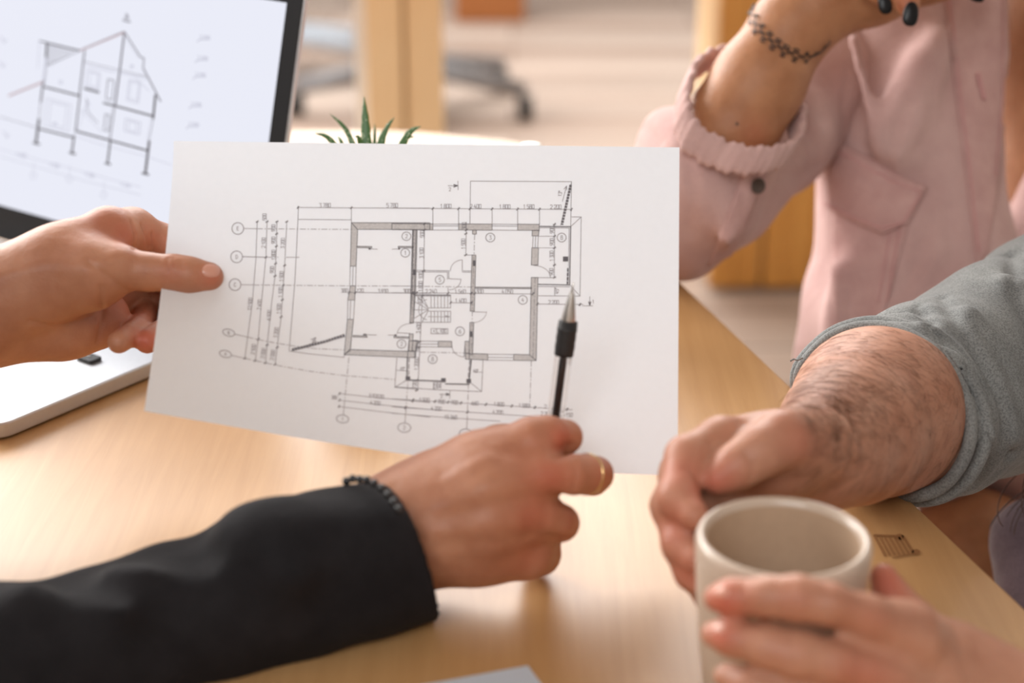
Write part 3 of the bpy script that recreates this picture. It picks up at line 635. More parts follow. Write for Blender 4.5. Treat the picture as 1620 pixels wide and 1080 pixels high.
for t, c in (('1 500', (125, 915)), ('900', (192, 922)), ('900', (243, 925)), ('660', (322, 928)), ('1 800', (415, 932)), ('1 580', (512, 937)), ('2', (596, 941)), ('4 200', (172, 949)), ('4 200', (411, 963)), ('2 200', (598, 969)), ('15 360', (228, 982)), ('150', (688, 973))): D.text(t, c, 14, .06)
D.tick(668, 978); D.circ((48, 1023), 25, 18, .05, w=1.2); D.text('2', (48, 1023), 14); D.line([(50, 1006), (54, 960)]); D.dash([(54, 960), (62, 842)]); D.dash([(297, 852), (292, 990)]); D.line([(292, 990), (290, 1028)]); D.circ((286, 1046), 25, 18, .05, w=1.2)
D.dash([(541, 764), (535, 945)]); D.dash([(672, 930), (660, 1010)], w=.9)
D.build(plan, dict(ink='printed_lines', ink2='printed_dark_lines', wallfill='printed_wall_fill'), M, dict(ink=Vector((0, -.00008, .00008)), ink2=Vector((0, -.00014, .00014)), wallfill=Vector((0, 0, 0))))

# ================================================================ LAPTOP
zb = .763; BR = PZ(415, 500, zb); FR = PZ(-8, 676, zb); s2 = (FR - BR)[:2]; DEP = np.linalg.norm(s2); s2 = s2 / DEP; h2 = np.array([s2[1], -s2[0]]); WID = .392
S3 = Vector((s2[0], s2[1], 0)); H3 = Vector((h2[0], h2[1], 0)); BR3 = Vector((BR[0], BR[1], zb))
lap = empty('laptop', (BR3.x, BR3.y, TZ), 'open silver aluminium laptop showing a house section drawing on its bright screen', 'laptop')
def LB(u, v, z=0): return BR3 + H3 * u + S3 * v + Vector((0, 0, z))
def rrect(u0, u1, v0, v1, r, n=6):
    out = []
    for cu, cv, a0 in ((u1 - r, v1 - r, 0), (u0 + r, v1 - r, 90), (u0 + r, v0 + r, 180), (u1 - r, v0 + r, 270)):
        for a in np.radians(np.linspace(a0, a0 + 90, n)): out.append((cu + r * math.cos(a), cv + r * math.sin(a)))
    return out
def slab(name, pl, z0, z1, mat, parent, bev=0, seg=3, fn=LB):
    n = len(pl); vs = [fn(u, v, z0) for u, v in pl] + [fn(u, v, z1) for u, v in pl]
    fs = [tuple(range(n)), tuple(range(n, 2 * n))[::-1]] + [(i, n + i, n + (i + 1) % n, (i + 1) % n) for i in range(n)]
    o = mk(name, vs, fs, mat, parent, smooth=False)
    bm = bmesh.new(); bm.from_mesh(o.data); bmesh.ops.recalc_face_normals(bm, faces=bm.faces); bm.to_mesh(o.data); bm.free()
    if bev: mod_bevel(o, bev, seg)
    return o
base = slab('base', rrect(0, WID, 0, DEP, .014, 8), -.0112, 0, M['alu'], lap, .0016)
slab('foot_pad', rrect(.02, WID - .02, .02, DEP - .02, .01), -.0130, -.0112, M['black'], lap)
k0 = PZ(141, 567, zb + .001); ku = (Vector(k0) - BR3).dot(H3); kv = (Vector(k0) - BR3).dot(S3)
ks = .0188; rows = 6
for r_ in range(rows):
    v0 = .028 + r_ * (.0188 if r_ else .0188); u = .030
    widths = [1] * 14 if r_ < 5 else [1, 1, 1, 1.2, 1, 5, 1.2, 1, 1, 1]
    for w_ in widths:
        if u + w_ * ks > WID - .028: break
        hgt = .0155 if r_ else .009
        if math.hypot(u + .008 - ku, v0 + .008 - kv) < .042: u += w_ * ks; continue
        ko = slab('keycap', [(u, v0), (u + w_ * ks - .003, v0), (u + w_ * ks - .003, v0 + hgt), (u, v0 + hgt)], .0001, .0016, M['key'], lap, .0006, 1)
        u += w_ * ks
# the arrow key nearest the right edge, seen beside the wrist
ak = slab('keycap', rrect(ku - .0085, ku + .0085, kv - .0055, kv + .0055, .002, 4), .0001, .0028, M['key'], lap, .0008, 2)
ak['label'] = 'single black arrow key nearest the front right corner'
tube('key_legend', [LB(ku - .002, kv, .003), LB(ku + .002, kv, .003)], .0005, M['keyprint'], ak, n=6)
slab('trackpad', rrect(WID / 2 - .055, WID / 2 + .055, .155, DEP - .012, .004), .0001, .0004, M['alud'], lap)
tilt = math.radians(15); SU = (-S3 * math.sin(tilt) + Vector((0, 0, math.cos(tilt)))); SN = S3 * math.cos(tilt) + Vector((0, 0, math.sin(tilt)))   # up the screen, out of the screen
def LS(u, v, z=0): return BR3 + H3 * u + SU * v + SN * z + Vector((0, 0, .001))
lid = slab('screen_lid', rrect(0, WID, .004, .250, .008, 6), -.006, -.0012, M['alu'], lap, .0012, 2, LS)
bez = slab('screen_bezel', rrect(.001, WID - .001, .005, .249, .007, 6), -.0012, 0, M['bezel'], lid, 0, 2, LS)
slab('hinge', [(.04, -.001), (WID - .04, -.001), (WID - .04, .007), (.04, .007)], -.005, -.0005, M['bezel'], lap, .0015, 2, LS)
disp = slab('display', [(.0165, .0285), (WID - .0165, .0285), (WID - .0165, .238), (.0165, .238)], 0, .0003, M['screen'], lid, 0, 2, LS)
p0s = LS(0, 0, .0006)
def shit(x, y):
    r = Vector(ray(x, y)); dn = r.dot(SN); t = (p0s - Vector(C0)).dot(SN) / dn; return Vector(C0) + r * t
D = Draw(shit, lambda x, y: (x / 3.6, y / 3.6)); D.w = 1.2
L_ = lambda pts, w=1.2, m='sline': D.line(pts, w, m)
L_([(225, 233), (455, 288)], 2.2, 'sdark'); L_([(455, 288), (708, 185)], 2.6, 'sred'); L_([(465, 280), (708, 178)], 1); L_([(708, 180), (800, 325), (820, 330), (815, 388)], 1.8); L_([(815, 388), (880, 510), (915, 578)], 2.2); L_([(708, 205), (790, 330)], .9, 'sfaint')
L_([(50, 545), (250, 465)], 3.2, 'sred')
for i in range(8): L_([(262 + i, 252 + i * 15), (430 - i * 20, 290 + i * 12)], 1.1)
L_([(262, 375), (455, 290)], 1.1)
L_([(268, 245), (262, 325)], 3.4, 'sdark'); L_([(262, 325), (245, 470)], 2.0, 'sfaint'); L_([(272, 325), (255, 470)], .9); L_([(247, 460), (232, 580)], 3.2); L_([(232, 580), (220, 680)], 1.2); L_([(225, 235), (215, 390)], 1, 'sfaint')
L_([(222, 678), (205, 815)], 4.0, 'sdark'); L_([(188, 812), (226, 822)], 3, 'sdark')
L_([(482, 288), (452, 540)], 2.6); L_([(455, 540), (430, 748)], 2.6); L_([(422, 770), (410, 868)], 3, 'sdark'); L_([(395, 868), (430, 878)], 3, 'sdark')
L_([(708, 185), (682, 400), (655, 602)], 3.0); L_([(655, 605), (628, 800)], 1.3); L_([(645, 605), (620, 800)], .9); L_([(628, 805), (612, 928)], 3, 'sdark'); L_([(598, 928), (630, 936)], 3, 'sdark')
L_([(885, 540), (872, 676)], 3.6, 'sdark'); L_([(874, 676), (848, 805)], 1); L_([(862, 676), (838, 800)], .9, 'sfaint'); L_([(850, 802), (828, 985)], 4, 'sdark'); L_([(808, 985), (848, 995)], 3, 'sdark')
L_([(252, 494), (455, 546)], 3, 'sdark'); L_([(588, 585), (868, 660)], 3, 'sdark'); L_([(222, 733), (420, 783)], 2.8, 'sdark'); L_([(432, 746), (850, 860)], 3, 'sdark'); L_([(480, 503), (564, 526)], 3.4, 'sdark')
L_([(480, 350), (850, 440)], .9); L_([(480, 365), (840, 455)], .8, 'sfaint'); L_([(0, 665), (215, 728)], .9); L_([(430, 775), (600, 830), (850, 895), (980, 940)], .9, 'sfaint')
def rect(x0, y0, x1, y1, w=1, m='sfaint'):
    sh = lambda x, y: (x - (y - y0) * .11, y + (x - x0) * .26); L_([sh(x0, y0), sh(x1, y0), sh(x1, y1), sh(x0, y1), sh(x0, y0)], w, m)
rect(265, 560, 405, 715, 1.2); rect(290, 580, 380, 705, 1.2); rect(495, 400, 570, 490, 1.3); rect(515, 412, 560, 485, 1); rect(615, 450, 650, 560, 1.5, 'sline'); rect(600, 650, 625, 740, 1.5, 'sline'); rect(735, 455, 800, 570, 1.4); rect(745, 465, 790, 560, 1)
rect(715, 675, 800, 745, 1.5); rect(735, 690, 780, 740, 1.2); L_([(500, 385), (850, 440)], .8, 'sfaint'); L_([(760, 430), (850, 520)], 1, 'sfaint')
for i in range(9): L_([(455 + i * 14, 640 + i * 12), (500 + i * 9, 610 + i * 18)], .9, 'sfaint')
L_([(492, 560), (500, 640), (560, 700)], 1); L_([(498, 570), (508, 600)], 2.2, 'sfaint'); L_([(440, 740), (492, 590)], .8, 'sfaint')
L_([(722, 78), (722, 120)], 1); L_([(700, 115), (742, 126)], 2.2); L_([(708, 108), (722, 85), (736, 112)], 1.2); L_([(716, 78), (730, 90)], 1.4)
for x, y in ((965, 185), (955, 283), (945, 362), (925, 503), (912, 598)):
    x, y = x * 1.2, y * 1.2; L_([(x - 26, y + 5), (x + 34, y + 2)], 1.2, 'sfaint'); L_([(x - 34, y + 16), (x - 24, y + 4)], 1.6, 'sfaint'); D.text('3 200', (x + 8, y - 8), 20, .1, m='sfaint', w=1)
for x, y in ((120, 882), (310, 940), (510, 995), (715, 1052)): D.text('4 200', (x, y), 20, .26, m='sfaint', w=1)
L_([(0, 850), (500, 985), (800, 1065)], .9, 'sfaint'); L_([(0, 890), (480, 1030), (800, 1110)], .9, 'sfaint')
for x, y in ((345, 468), (312, 705), (750, 378)): D.text('20', (x, y), 16, .2, m='sfaint', w=1)
for x, y in ((190, 990), (395, 1010), (590, 1100)): D.circ((x, y + 10), 17, m='sfaint', w=1); L_([(x + 5, y - 70), (x, y - 8)], .8, 'sfaint')
for x, y in ((15, 230), (8, 370), (30, 770)): L_([(x - 12, y - 22), (x + 14, y + 12)], 1.6, 'sfaint'); L_([(x, y + 14), (x + 24, y - 6)], 1.2, 'sfaint')
D.build(disp, dict(sline='drawn_grey_lines', sdark='drawn_dark_lines', sfaint='drawn_faint_lines', sred='drawn_reddish_lines'), M, {k: Vector((0, 0, 0)) for k in ('sline', 'sdark', 'sfaint', 'sred')})

# ================================================================ MUG
MX = P(1240, 845, .824); RIMZ = MX[2]; mug = empty('mug', (MX[0], MX[1], TZ), 'beige stoneware mug without a handle, clasped between two hands', 'mug')
Hm = RIMZ - TZ; R0 = .0422
prof = [(.0, .0), (.030, .0), (.0335, .002), (.0355, .010), (.0385, Hm * .35), (.0412, Hm * .7), (R0, Hm - .012), (R0 + .0002, Hm - .004), (R0 - .0006, Hm - .0012), (R0 - .0022, Hm), (R0 - .0042, Hm - .0010), (R0 - .0052, Hm - .004)]
lathe('body', (MX[0], MX[1], TZ), prof, M['mug'], mug, 96)
lathe('inner_wall', (MX[0], MX[1], TZ), [(R0 - .0052, Hm - .004), (R0 - .0055, Hm - .02), (R0 - .006, Hm * .4), (.030, .012), (.022, .006), (0, .005)], M['mugin'], mug, 96)

# ================================================================ PEN
pen = empty('pen', P(890, 560, .91), 'ballpoint pen with black rubber grip pointing up at the floor plan', 'pen')
tipP = P(907, 446, .955); botP = P(866, 760, .985); ax = Vector(botP - tipP).normalized(); tp = Vector(tipP); pm = 2700 / .92
def penp(name, prof, mat, label=None, parent=pen): return lathe(name, tp, prof, mat, parent, 28, axis=ax, label=label)
penp('tip', [(0, 0), (.0004, .0005), (.0006, .004), (.0009, .006), (.0010, .007)], M['steel'])
penp('cone', [(.0012, .006), (.0022, .010), (.0034, .017), (.0041, .0215), (.0041, .0225)], M['steel'], 'shiny steel nose cone')
penp('grip', [(.0040, .0222), (.0054, .0228), (.0056, .026)] + [(.0056 + .00015 * math.sin(i * 2.2), .026 + i * .0018) for i in range(9)] + [(.0055, .0425), (.0042, .0432)], M['rubber'], 'black rubber grip')
penp('barrel', [(.0049, .0432), (.0049, .125), (.0045, .128), (0, .128)], M['clear'], 'clear plastic barrel')
penp('refill', [(.0017, .0432), (.0017, .118), (0, .118)], M['refill'])

# ================================================================ PERSON NEAR LEFT: black jacket
A = empty('person', (-.45, .62, 0), 'person in a black jacket at the left, holding the sheet and a pen', 'person')
s = Solid((-.48, .84, .74), (-.12, 1.12, 1.02), .0013)
# left hand
s.chain([(-330, 600, 1.02, 92), (-120, 522, 1.02, 80), (-40, 495, 1.02, 76), (70, 442, 1.02, 62)], .014)
s.chain([(-40, 480, 1.02, 66), (105, 412, 1.025, 52), (172, 372, 1.035, 42)], .016)
s.chain([(-60, 520, 1.04, 52), (90, 512, 1.05, 46), (165, 500, 1.06, 40)], .016)
s.chain([(60, 455, 1.02, 58), (150, 435, 1.012, 46), (192, 424, 1.012, 34)], .014)
s.chain([(185, 424, 1.012, 34), (235, 430, 1.012, 29), (275, 432, 1.012, 28.5), (300, 436, 1.012, 28.5), (330, 438, 1.013, 24)], .004)
s.chain([(172, 370, 1.04, 42), (210, 366, 1.06, 35), (255, 382, 1.075, 26), (310, 410, 1.068, 22)], .007)
s.chain([(150, 420, 1.07, 44), (235, 425, 1.10, 30), (300, 455, 1.095, 25)], .008)
s.chain([(150, 470, 1.08, 40), (225, 455, 1.11, 28), (283, 478, 1.11, 25), (270, 518, 1.065, 22), (233, 540, 1.035, 19.5)], .003)
s.chain([(130, 495, 1.07, 36), (190, 482, 1.10, 26), (232, 500, 1.10, 22), (218, 522, 1.05, 19), (188, 541, 1.020, 18.5)], .003)
s.chain([(-20, 525, 1.03, 52), (110, 522, 1.045, 34), (160, 520, 1.055, 26)], .012)
V1_, F1_ = s.mesh(3)
V1_ = press(V1_, F1_, [([(208, 350), (214, 372), (212, 394)], .0016, .0014), ([(224, 356), (232, 375), (234, 392)], .0014, .0012), ([(240, 370), (243, 388), (243, 400)], .0014, .0010), ([(140, 415), (170, 437), (200, 460)], .0018, .0009), ([(48, 508), (80, 516), (110, 512), (150, 500)], .002, .0010), ([(0, 440), (70, 420), (140, 425), (190, 405)], .006, -.0014), ([(160, 455), (162, 500), (155, 540)], .0018, .0012),
    ([(266, 408), (264, 420), (268, 436), (266, 452)], .0011, .0007), ([(274, 408), (278, 420), (275, 436)], .0010, .0006), ([(284, 412), (287, 424)], .0009, .0005), ([(318, 418), (312, 430), (320, 442)], .0008, .0005)])
s = Solid((-.30, .66, .73), (.09, 1.0, .92), .0014)
# right hand
s.chain([(180, 1040, .88, 88), (420, 935, .895, 84), (600, 862, .93, 80)], .012)
s.chain([(600, 855, .935, 78), (700, 815, .94, 85), (780, 800, .94, 80)], .02)
s.chain([(620, 820, .94, 66), (760, 745, .93, 58), (842, 697, .928, 37)], .012)
s.chain([(640, 830, .93, 62), (770, 780, .915, 52), (862, 750, .918, 37)], .012)
s.chain([(640, 850, .93, 62), (770, 825, .918, 52), (855, 815, .925, 36)], .012)
s.chain([(640, 862, .94, 62), (760, 862, .935, 58), (832, 872, .942, 44)], .012)
s.chain([(660, 800, .95, 56), (790, 715, .955, 38), (858, 693, .965, 28), (893, 700, .985, 22)], .01)
s.chain([(842, 696, .928, 36), (868, 690, .93, 31), (894, 691, .94, 26), (893, 694, .965, 24), (878, 690, .985, 19)], .004)
s.chain([(862, 750, .918, 37), (900, 750, .922, 33), (928, 750, .93, 30), (942, 750, .94, 27), (938, 758, .965, 24), (915, 750, .985, 20)], .004)
s.chain([(855, 818, .925, 36), (876, 824, .93, 31), (887, 827, .94, 28), (886, 830, .965, 24), (868, 815, .985, 20)], .004)
s.chain([(832, 872, .942, 43), (852, 876, .955, 33), (850, 880, .975, 26)], .005)
for a, b in (((905, 712, .93), (850, 722, .895)), ((905, 788, .93), (850, 786, .895)), ((890, 853, .93), (845, 850, .905))): s.c(a + (6,), b + (3,), .006, op='sub')
V2_, F2_ = s.mesh(3)
V2_ = press(V2_, F2_, [([(690, 800), (780, 765), (850, 750)], .006, -.0012), ([(690, 840), (780, 830), (845, 820)], .006, -.0010), ([(680, 770), (770, 715), (835, 692)], .006, -.0008), ([(700, 750), (770, 712), (800, 716)], .004, .0006),
    ([(700, 822), (780, 800), (830, 790)], .005, .0010), ([(700, 860), (780, 858), (830, 852)], .005, .0009), ([(885, 666), (896, 680), (897, 704)], .0014, .0008), ([(905, 722), (912, 745), (908, 772)], .0014, .0007), ([(640, 870), (660, 900), (670, 925)], .003, .0008), ([(622, 770), (650, 800), (662, 850)], .004, .0008)])
V, F = joinm([(V1_, F1_), (V2_, F2_)])
bodyA = mknp('body', V, F, M['skinA'], A, fl((340, 437, 1.0, 26, .8), (270, 432, 1.0, 26, .25), (230, 540, 1.03, 26, .9), (188, 543, 1.03, 24, .9), (205, 370, 1.02, 40, .55), (250, 385, 1.05, 30, .5), (175, 350, 1.02, 50, .3), (215, 480, 1.06, 60, .5),
    (850, 692, .9, 42, .55), (895, 692, .92, 30, .7), (880, 752, .9, 48, .6), (940, 752, .93, 26, .7), (860, 818, .9, 42, .6), (890, 830, .93, 26, .6), (835, 880, .92, 45, .35)))
ba = bvh_of(bodyA)
disc_patch('fingernail', ba, (334, 428), 15, 11, .05, M['nail'], A, dome=.0006, label='thumbnail on the sheet')
# jacket sleeve
s = Solid((-.62, .52, .73), (.02, 1.05, .93), .0026)
s.chain([(-330, 1230, .86, 130), (-60, 1080, .875, 140), (130, 1030, .885, 122), (260, 985, .895, 108), (330, 965, .90, 112), (430, 925, .905, 112), (540, 895, .915, 112), (640, 880, .925, 112)], .02)
for a, b, r in (((40, 905, .84), (190, 985, .82), 14), ((250, 860, .85), (330, 940, .83), 15), ((330, 868, .87), (350, 985, .83), 12), ((180, 900, .85), (230, 985, .82), 9), ((-40, 980, .83), (120, 1060, .81), 14)):
    s.c(a + (r,), b + (r * .8,), .012, op='sub')
for a, b, r in (((360, 850, .88), (600, 850, .89), 22), ((170, 905, .865), (330, 900, .86), 22), ((430, 838, .885), (470, 905, .86), 14), ((60, 930, .86), (190, 960, .84), 20)):
    s.c(a + (r,), b + (r * .7,), .03)
s.c((95, 868, .87, 24), (150, 950, .82, 16), .04, op='sub'); s.c((268, 822, .88, 26), (320, 900, .84, 16), .04, op='sub')
ctr = P(652, 862, .925); dirn = P(720, 828, .945) - P(560, 890, .90); dirn /= np.linalg.norm(dirn)
s.cone(P(560, 890, .915), P(760, 850, .94), RP(97, .92), RP(101, .93), .002, op='sub')
cutn = P(735, 820, .925) - P(620, 868, .915); s.plane_cut(P(652, 862, .920), cutn)
V, F = s.mesh(2); V[:, 2] = np.maximum(V[:, 2], TZ + .0008)
s = Solid((-.98, -.05, .40), (-.30, 1.02, 1.48), .009); s.chain([(-330, 1230, .86, 130), (-330, 1230, .80, 130)], .03)
for a_, b_, ra_, rb_ in (((-.372, .72, .80), (-.50, .34, 1.16), .050, .068), ((-.50, .34, 1.16), (-.62, .28, 1.22), .07, .09), ((-.66, .30, .45), (-.66, .30, 1.16), .17, .16), ((-.66, .30, 1.2), (-.84, .32, 1.2), .11, .08), ((-.84, .34, 1.18), (-.80, .64, .90), .065, .05), ((-.80, .64, .90), (-.435, .92, .835), .052, .044), ((-.66, .30, 1.25), (-.66, .32, 1.38), .065, .055)): s.cone(a_, b_, ra_, rb_, .05)
Vt, Ft = s.mesh(2); V, F = joinm([(V, F), (Vt, Ft)])
N = normals(V, F); fo = np.sin(V[:, 0] * 95 + V[:, 1] * 60) * np.sin(V[:, 2] * 70 + V[:, 0] * 40); V = V + N * (fo * .0012)[:, None]
slA = mknp('jacket_sleeve', V, F, M['jacket'], A, label='black jacket sleeve covering the right forearm')
# bead bracelet
br = empty('bead_bracelet', P(600, 850, .93), 'bracelet of small black beads peeking out of the black cuff', 'bracelet')
sb = bvh_of(slA)
bead_px = [(546, 762), (556, 758), (567, 759), (578, 760), (590, 765), (602, 773), (612, 783), (621, 795), (629, 806)]
bc = P(620, 858, .945)
bm = bmesh.new(); bmesh.ops.create_icosphere(bm, subdivisions=2, radius=.0024); beadm = bpy.data.meshes.new('bead'); bm.to_mesh(beadm); bm.free()
for p_ in beadm.polygons: p_.use_smooth = True
beadm.materials.append(M['bead'])
for i in range(9):
    x, y = bead_px[i]; w = P(x + 2, y - 1, .915 - .0048 * i)
    o = bpy.data.objects.new('bead', beadm); C.objects.link(o); o.parent = br; o.location = Vector(w) - br.location
# gold ring
ringo = empty('ring', P(932, 750, .93), 'thin gold ring on the middle finger beside the pen', 'ring')
rc = P(928, 750, .93); rd = P(946, 751, .942) - P(908, 750, .924); rd /= np.linalg.norm(rd); u_, v_ = frame_of(rd)
tube('band', [Vector(rc) + (u_ * math.cos(a) + v_ * math.sin(a)) * (RP(31.5, .93)) for a in np.linspace(0, 2 * math.pi, 48, endpoint=False)], .0008, M['gold'], ringo, n=8, closed=True)

# ================================================================ PERSON RIGHT: grey sleeve
B = empty('person', (.55, 1.0, 0), 'person in a grey top with rolled sleeve on the right, both hands around the mug', 'person')
s = Solid((.05, .62, .735), (.42, 1.17, .93), .0015)
s.chain([(1580, 590, 1.20, 120), (1430, 650, 1.10, 122), (1385, 652, 1.05, 128), (1345, 685, 1.00, 108), (1300, 722, .95, 84)], .014)
s.chain([(1320, 712, .96, 80), (1230, 720, .915, 62), (1160, 722, .91, 52)], .014)
s.chain([(1300, 705, .92, 56), (1235, 695, .89, 43), (1200, 715, .88, 38), (1165, 738, .877, 33), (1136, 757, .875, 26)], .007)
s.chain([(1210, 700, .92, 48), (1140, 696, .90, 36), (1085, 722, .885, 32), (1072, 788, .868, 31), (1098, 815, .856, 24)], .005)
s.chain([(1180, 730, .93, 46), (1085, 750, .905, 40), (1062, 800, .885, 31), (1078, 862, .868, 29), (1102, 885, .856, 24)], .006)
s.chain([(1190, 760, .93, 46), (1100, 790, .905, 38), (1080, 850, .885, 30), (1096, 905, .868, 27), (1115, 925, .858, 22)], .006)
s.chain([(1190, 790, .93, 42), (1120, 840, .90, 32), (1105, 900, .885, 26), (1118, 945, .87, 22)], .006)
s.c((1120, 682, .865, 3), (1085, 760, .84, 3), .004, op='sub'); s.c((1150, 770, .85, 4), (1225, 765, .86, 4), .004, op='sub')
s.c((1340, 690, .90, 5), (1352, 740, .90, 5), .012, op='sub')
# left hand
s.chain([(1134, 946, .783, 22), (1158, 944, .778, 28), (1215, 944, .772, 31), (1262, 946, .769, 36), (1310, 955, .768, 33), (1370, 980, .778, 40), (1430, 1010, .79, 52)], .004)
s.chain([(1130, 1003, .785, 22), (1158, 1008, .779, 29), (1215, 1022, .772, 33), (1262, 1035, .769, 37), (1320, 1048, .77, 37), (1400, 1072, .782, 50)], .004)
s.chain([(1150, 1070, .787, 22), (1190, 1085, .778, 30), (1270, 1110, .772, 35), (1400, 1140, .785, 48)], .004)
s.chain([(1190, 1140, .785, 22), (1270, 1170, .776, 30), (1400, 1200, .79, 45)], .004)
s.chain([(1420, 1025, .80, 62), (1500, 1075, .82, 78), (1600, 1130, .815, 82), (1760, 1190, .83, 82), (2080, 1240, .83, 78)], .02)
s.chain([(1400, 1090, .80, 60), (1480, 1150, .80, 86), (1600, 1180, .815, 84)], .02)
s.chain([(1500, 1040, .83, 52), (1440, 985, .845, 36), (1412, 950, .85, 28), (1398, 912, .853, 22)], .008)
s.c((1250, 985, .745, 4), (1340, 1003, .755, 4), .003, op='sub')
V, F = s.mesh(3)
V = press(V, F, [([(1345, 640), (1355, 690), (1348, 740)], .004, .0020), ([(1290, 640), (1330, 660), (1350, 690)], .004, .0008), ([(1250, 925), (1254, 945), (1250, 962)], .0014, .0008), ([(1175, 925), (1178, 945), (1175, 962)], .0012, .0006), ([(1250, 1010), (1254, 1035), (1250, 1055)], .0014, .0008), ([(1180, 715), (1192, 735), (1188, 755)], .0014, .0008), ([(1125, 700), (1150, 690), (1175, 668)], .003, .0014), ([(1085, 740), (1100, 750), (1108, 770)], .0018, .0010), ([(1330, 950), (1400, 975), (1480, 1020)], .006, -.001), ([(1330, 1000), (1400, 1030), (1480, 1070)], .006, .0015)])
bodyB = mknp('body', V, F, M['skinB'], B, fl((1130, 765, .86, 42, .9), (1075, 750, .87, 45, .45), (1065, 830, .86, 45, .5), (1100, 900, .86, 45, .7), (1140, 955, .77, 42, .9), (1130, 1000, .77, 35, .9), (1250, 950, .75, 40, .4), (1400, 990, .75, 50, .6), (1400, 1075, .75, 60, .8), (1400, 915, .84, 45, .9), (1290, 705, .87, 50, .4), (1230, 1030, .75, 36, .35)))
bb = bvh_of(bodyB)
disc_patch('fingernail', bb, (1141, 936), 12, 9, .2, M['nail'], B, label='nail of the forefinger over the mug')
disc_patch('fingernail', bb, (1136, 992), 12, 9, .25, M['nail'], B, label='nail of the middle finger over the mug')
# arm hair
hv, hf = [], []
for q_ in range(2600):
    x = random.uniform(1262, 1530); y = random.uniform(525, 780)
    if q_ > 1700: x = random.gauss(1340, 40); y = random.gauss(655, 38)
    if random.random() < ((y - 640) / 200 if y > 640 else 0): continue
    h, nr = cast(bb, x, y)
    if h is None or (h - Vector(C0)).length < .9: continue
    if nr.dot(Vector(ray(x, y))) > 0: nr = -nr
    dr = Vector(P(x + random.uniform(-60, -20), y + random.uniform(-22, 34), 1.0)) - Vector(P(x, y, 1.0)); dr = (dr - nr * dr.dot(nr)).normalized(); L = random.uniform(.006, .015)
    pts = [h, h + dr * L * .4 + nr * .0012, h + dr * L * .75 + nr * .0014 + Vector((0, 0, random.uniform(-.001, .001))), h + dr * L + nr * .0008]
    tube_geo(pts, [.00006, .00006, .00004, .00002], 3, False, False, hv, hf)
mk('arm_hair', hv, hf, M['hairB'], B, smooth=False)['kind'] = 'stuff'
# grey sleeve
s = Solid((.16, .88, .70), (.62, 1.35, 1.02), .0026)
s.chain([(1420, 650, 1.085, 137), (1490, 625, 1.13, 146), (1580, 585, 1.18, 158), (1720, 540, 1.24, 190), (1900, 500, 1.3, 200)], .02)
for a, b, r in (((1470, 520, 1.07), (1560, 690, 1.045), 9), ((1530, 500, 1.09), (1590, 690, 1.08), 10), ((1600, 450, 1.13), (1660, 620, 1.11), 14)):
    s.c(a + (r,), b + (r,), .015)
fa = P(1385, 668, 1.04) - P(1490, 625, 1.13); fa /= np.linalg.norm(fa)
s.cone(P(1350, 680, 1.02), P(1450, 640, 1.11), RP(128, 1.05), RP(126, 1.09), .002, op='sub'); s.plane_cut(P(1412, 655, 1.075), fa)
V, F = s.mesh(2); N = normals(V, F)
q = (V - P(1412, 655, 1.075)) @ -fa; V = V + N * (.0017 * np.sin(q * 330 + V[:, 2] * 50 + 1.5 * np.sin(V[:, 0] * 40)) * np.exp(-(q / .05) ** 2) + .0016 * np.sin(V[:, 0] * 60 + V[:, 2] * 90))[:, None]
V = press(V, F, [([(1452, 480), (1500, 540), (1550, 640), (1560, 720), (1545, 770)], .004, .0035), ([(1490, 468), (1535, 540), (1590, 650), (1600, 720)], .005, .0035), ([(1385, 497), (1450, 492), (1510, 540), (1548, 620)], .003, .002), ([(1600, 400), (1610, 470), (1640, 540)], .006, .004)])
s = Solid((.30, .50, .35), (1.05, 1.35, 1.50), .009)
for a_, b_, ra_, rb_ in (((.42, 1.08, .83), (.62, 1.02, .98), .075, .085), ((.62, 1.02, .98), (.76, .95, 1.22), .085, .09), ((.80, .88, .45), (.80, .88, 1.18), .17, .17), ((.80, .88, 1.22), (.80, .88, 1.40), .09, .06), ((.80, .80, 1.14), (.64, .67, .86), .075, .06), ((.64, .67, .86), (.37, .690, .79), .055, .042)): s.cone(a_, b_, ra_, rb_, .05)
Vt, Ft = s.mesh(2); V, F = joinm([(V, F), (Vt, Ft)])
slB = mknp('rolled_sleeve', V, F, M['grey'], B, label='grey knitted sleeve rolled to the elbow')
# rolled hem round the forearm
hem = smooth_path([(1265, 594, 1.09), (1301, 544, 1.095), (1344, 521, 1.09), (1393, 517, 1.08), (1441, 531, 1.065), (1486, 563, 1.05), (1515, 604, 1.04), (1533, 652, 1.035), (1533, 702, 1.035), (1513, 746, 1.04), (1484, 773, 1.05), (1445, 784, 1.06), (1395, 775, 1.09), (1330, 730, 1.11), (1280, 660, 1.11)], 6, closed=True)
tube('hem', [P(*q) for q in hem], .0042, M['grey'], slB, n=10, closed=True)
hem2 = [(x + (x - 1400) * .10 + 10, y + (y - 650) * .045, d + .012) for x, y, d in hem]
tube('hem', [P(*q) for q in hem2], .0048, M['grey'], slB, n=10, closed=True)
tube('loose_thread', [P(*q) for q in ((1270, 566, 1.08), (1262, 570, 1.08), (1256, 568, 1.08), (1250, 571, 1.08))], .0006, M['grey'], slB, n=5)

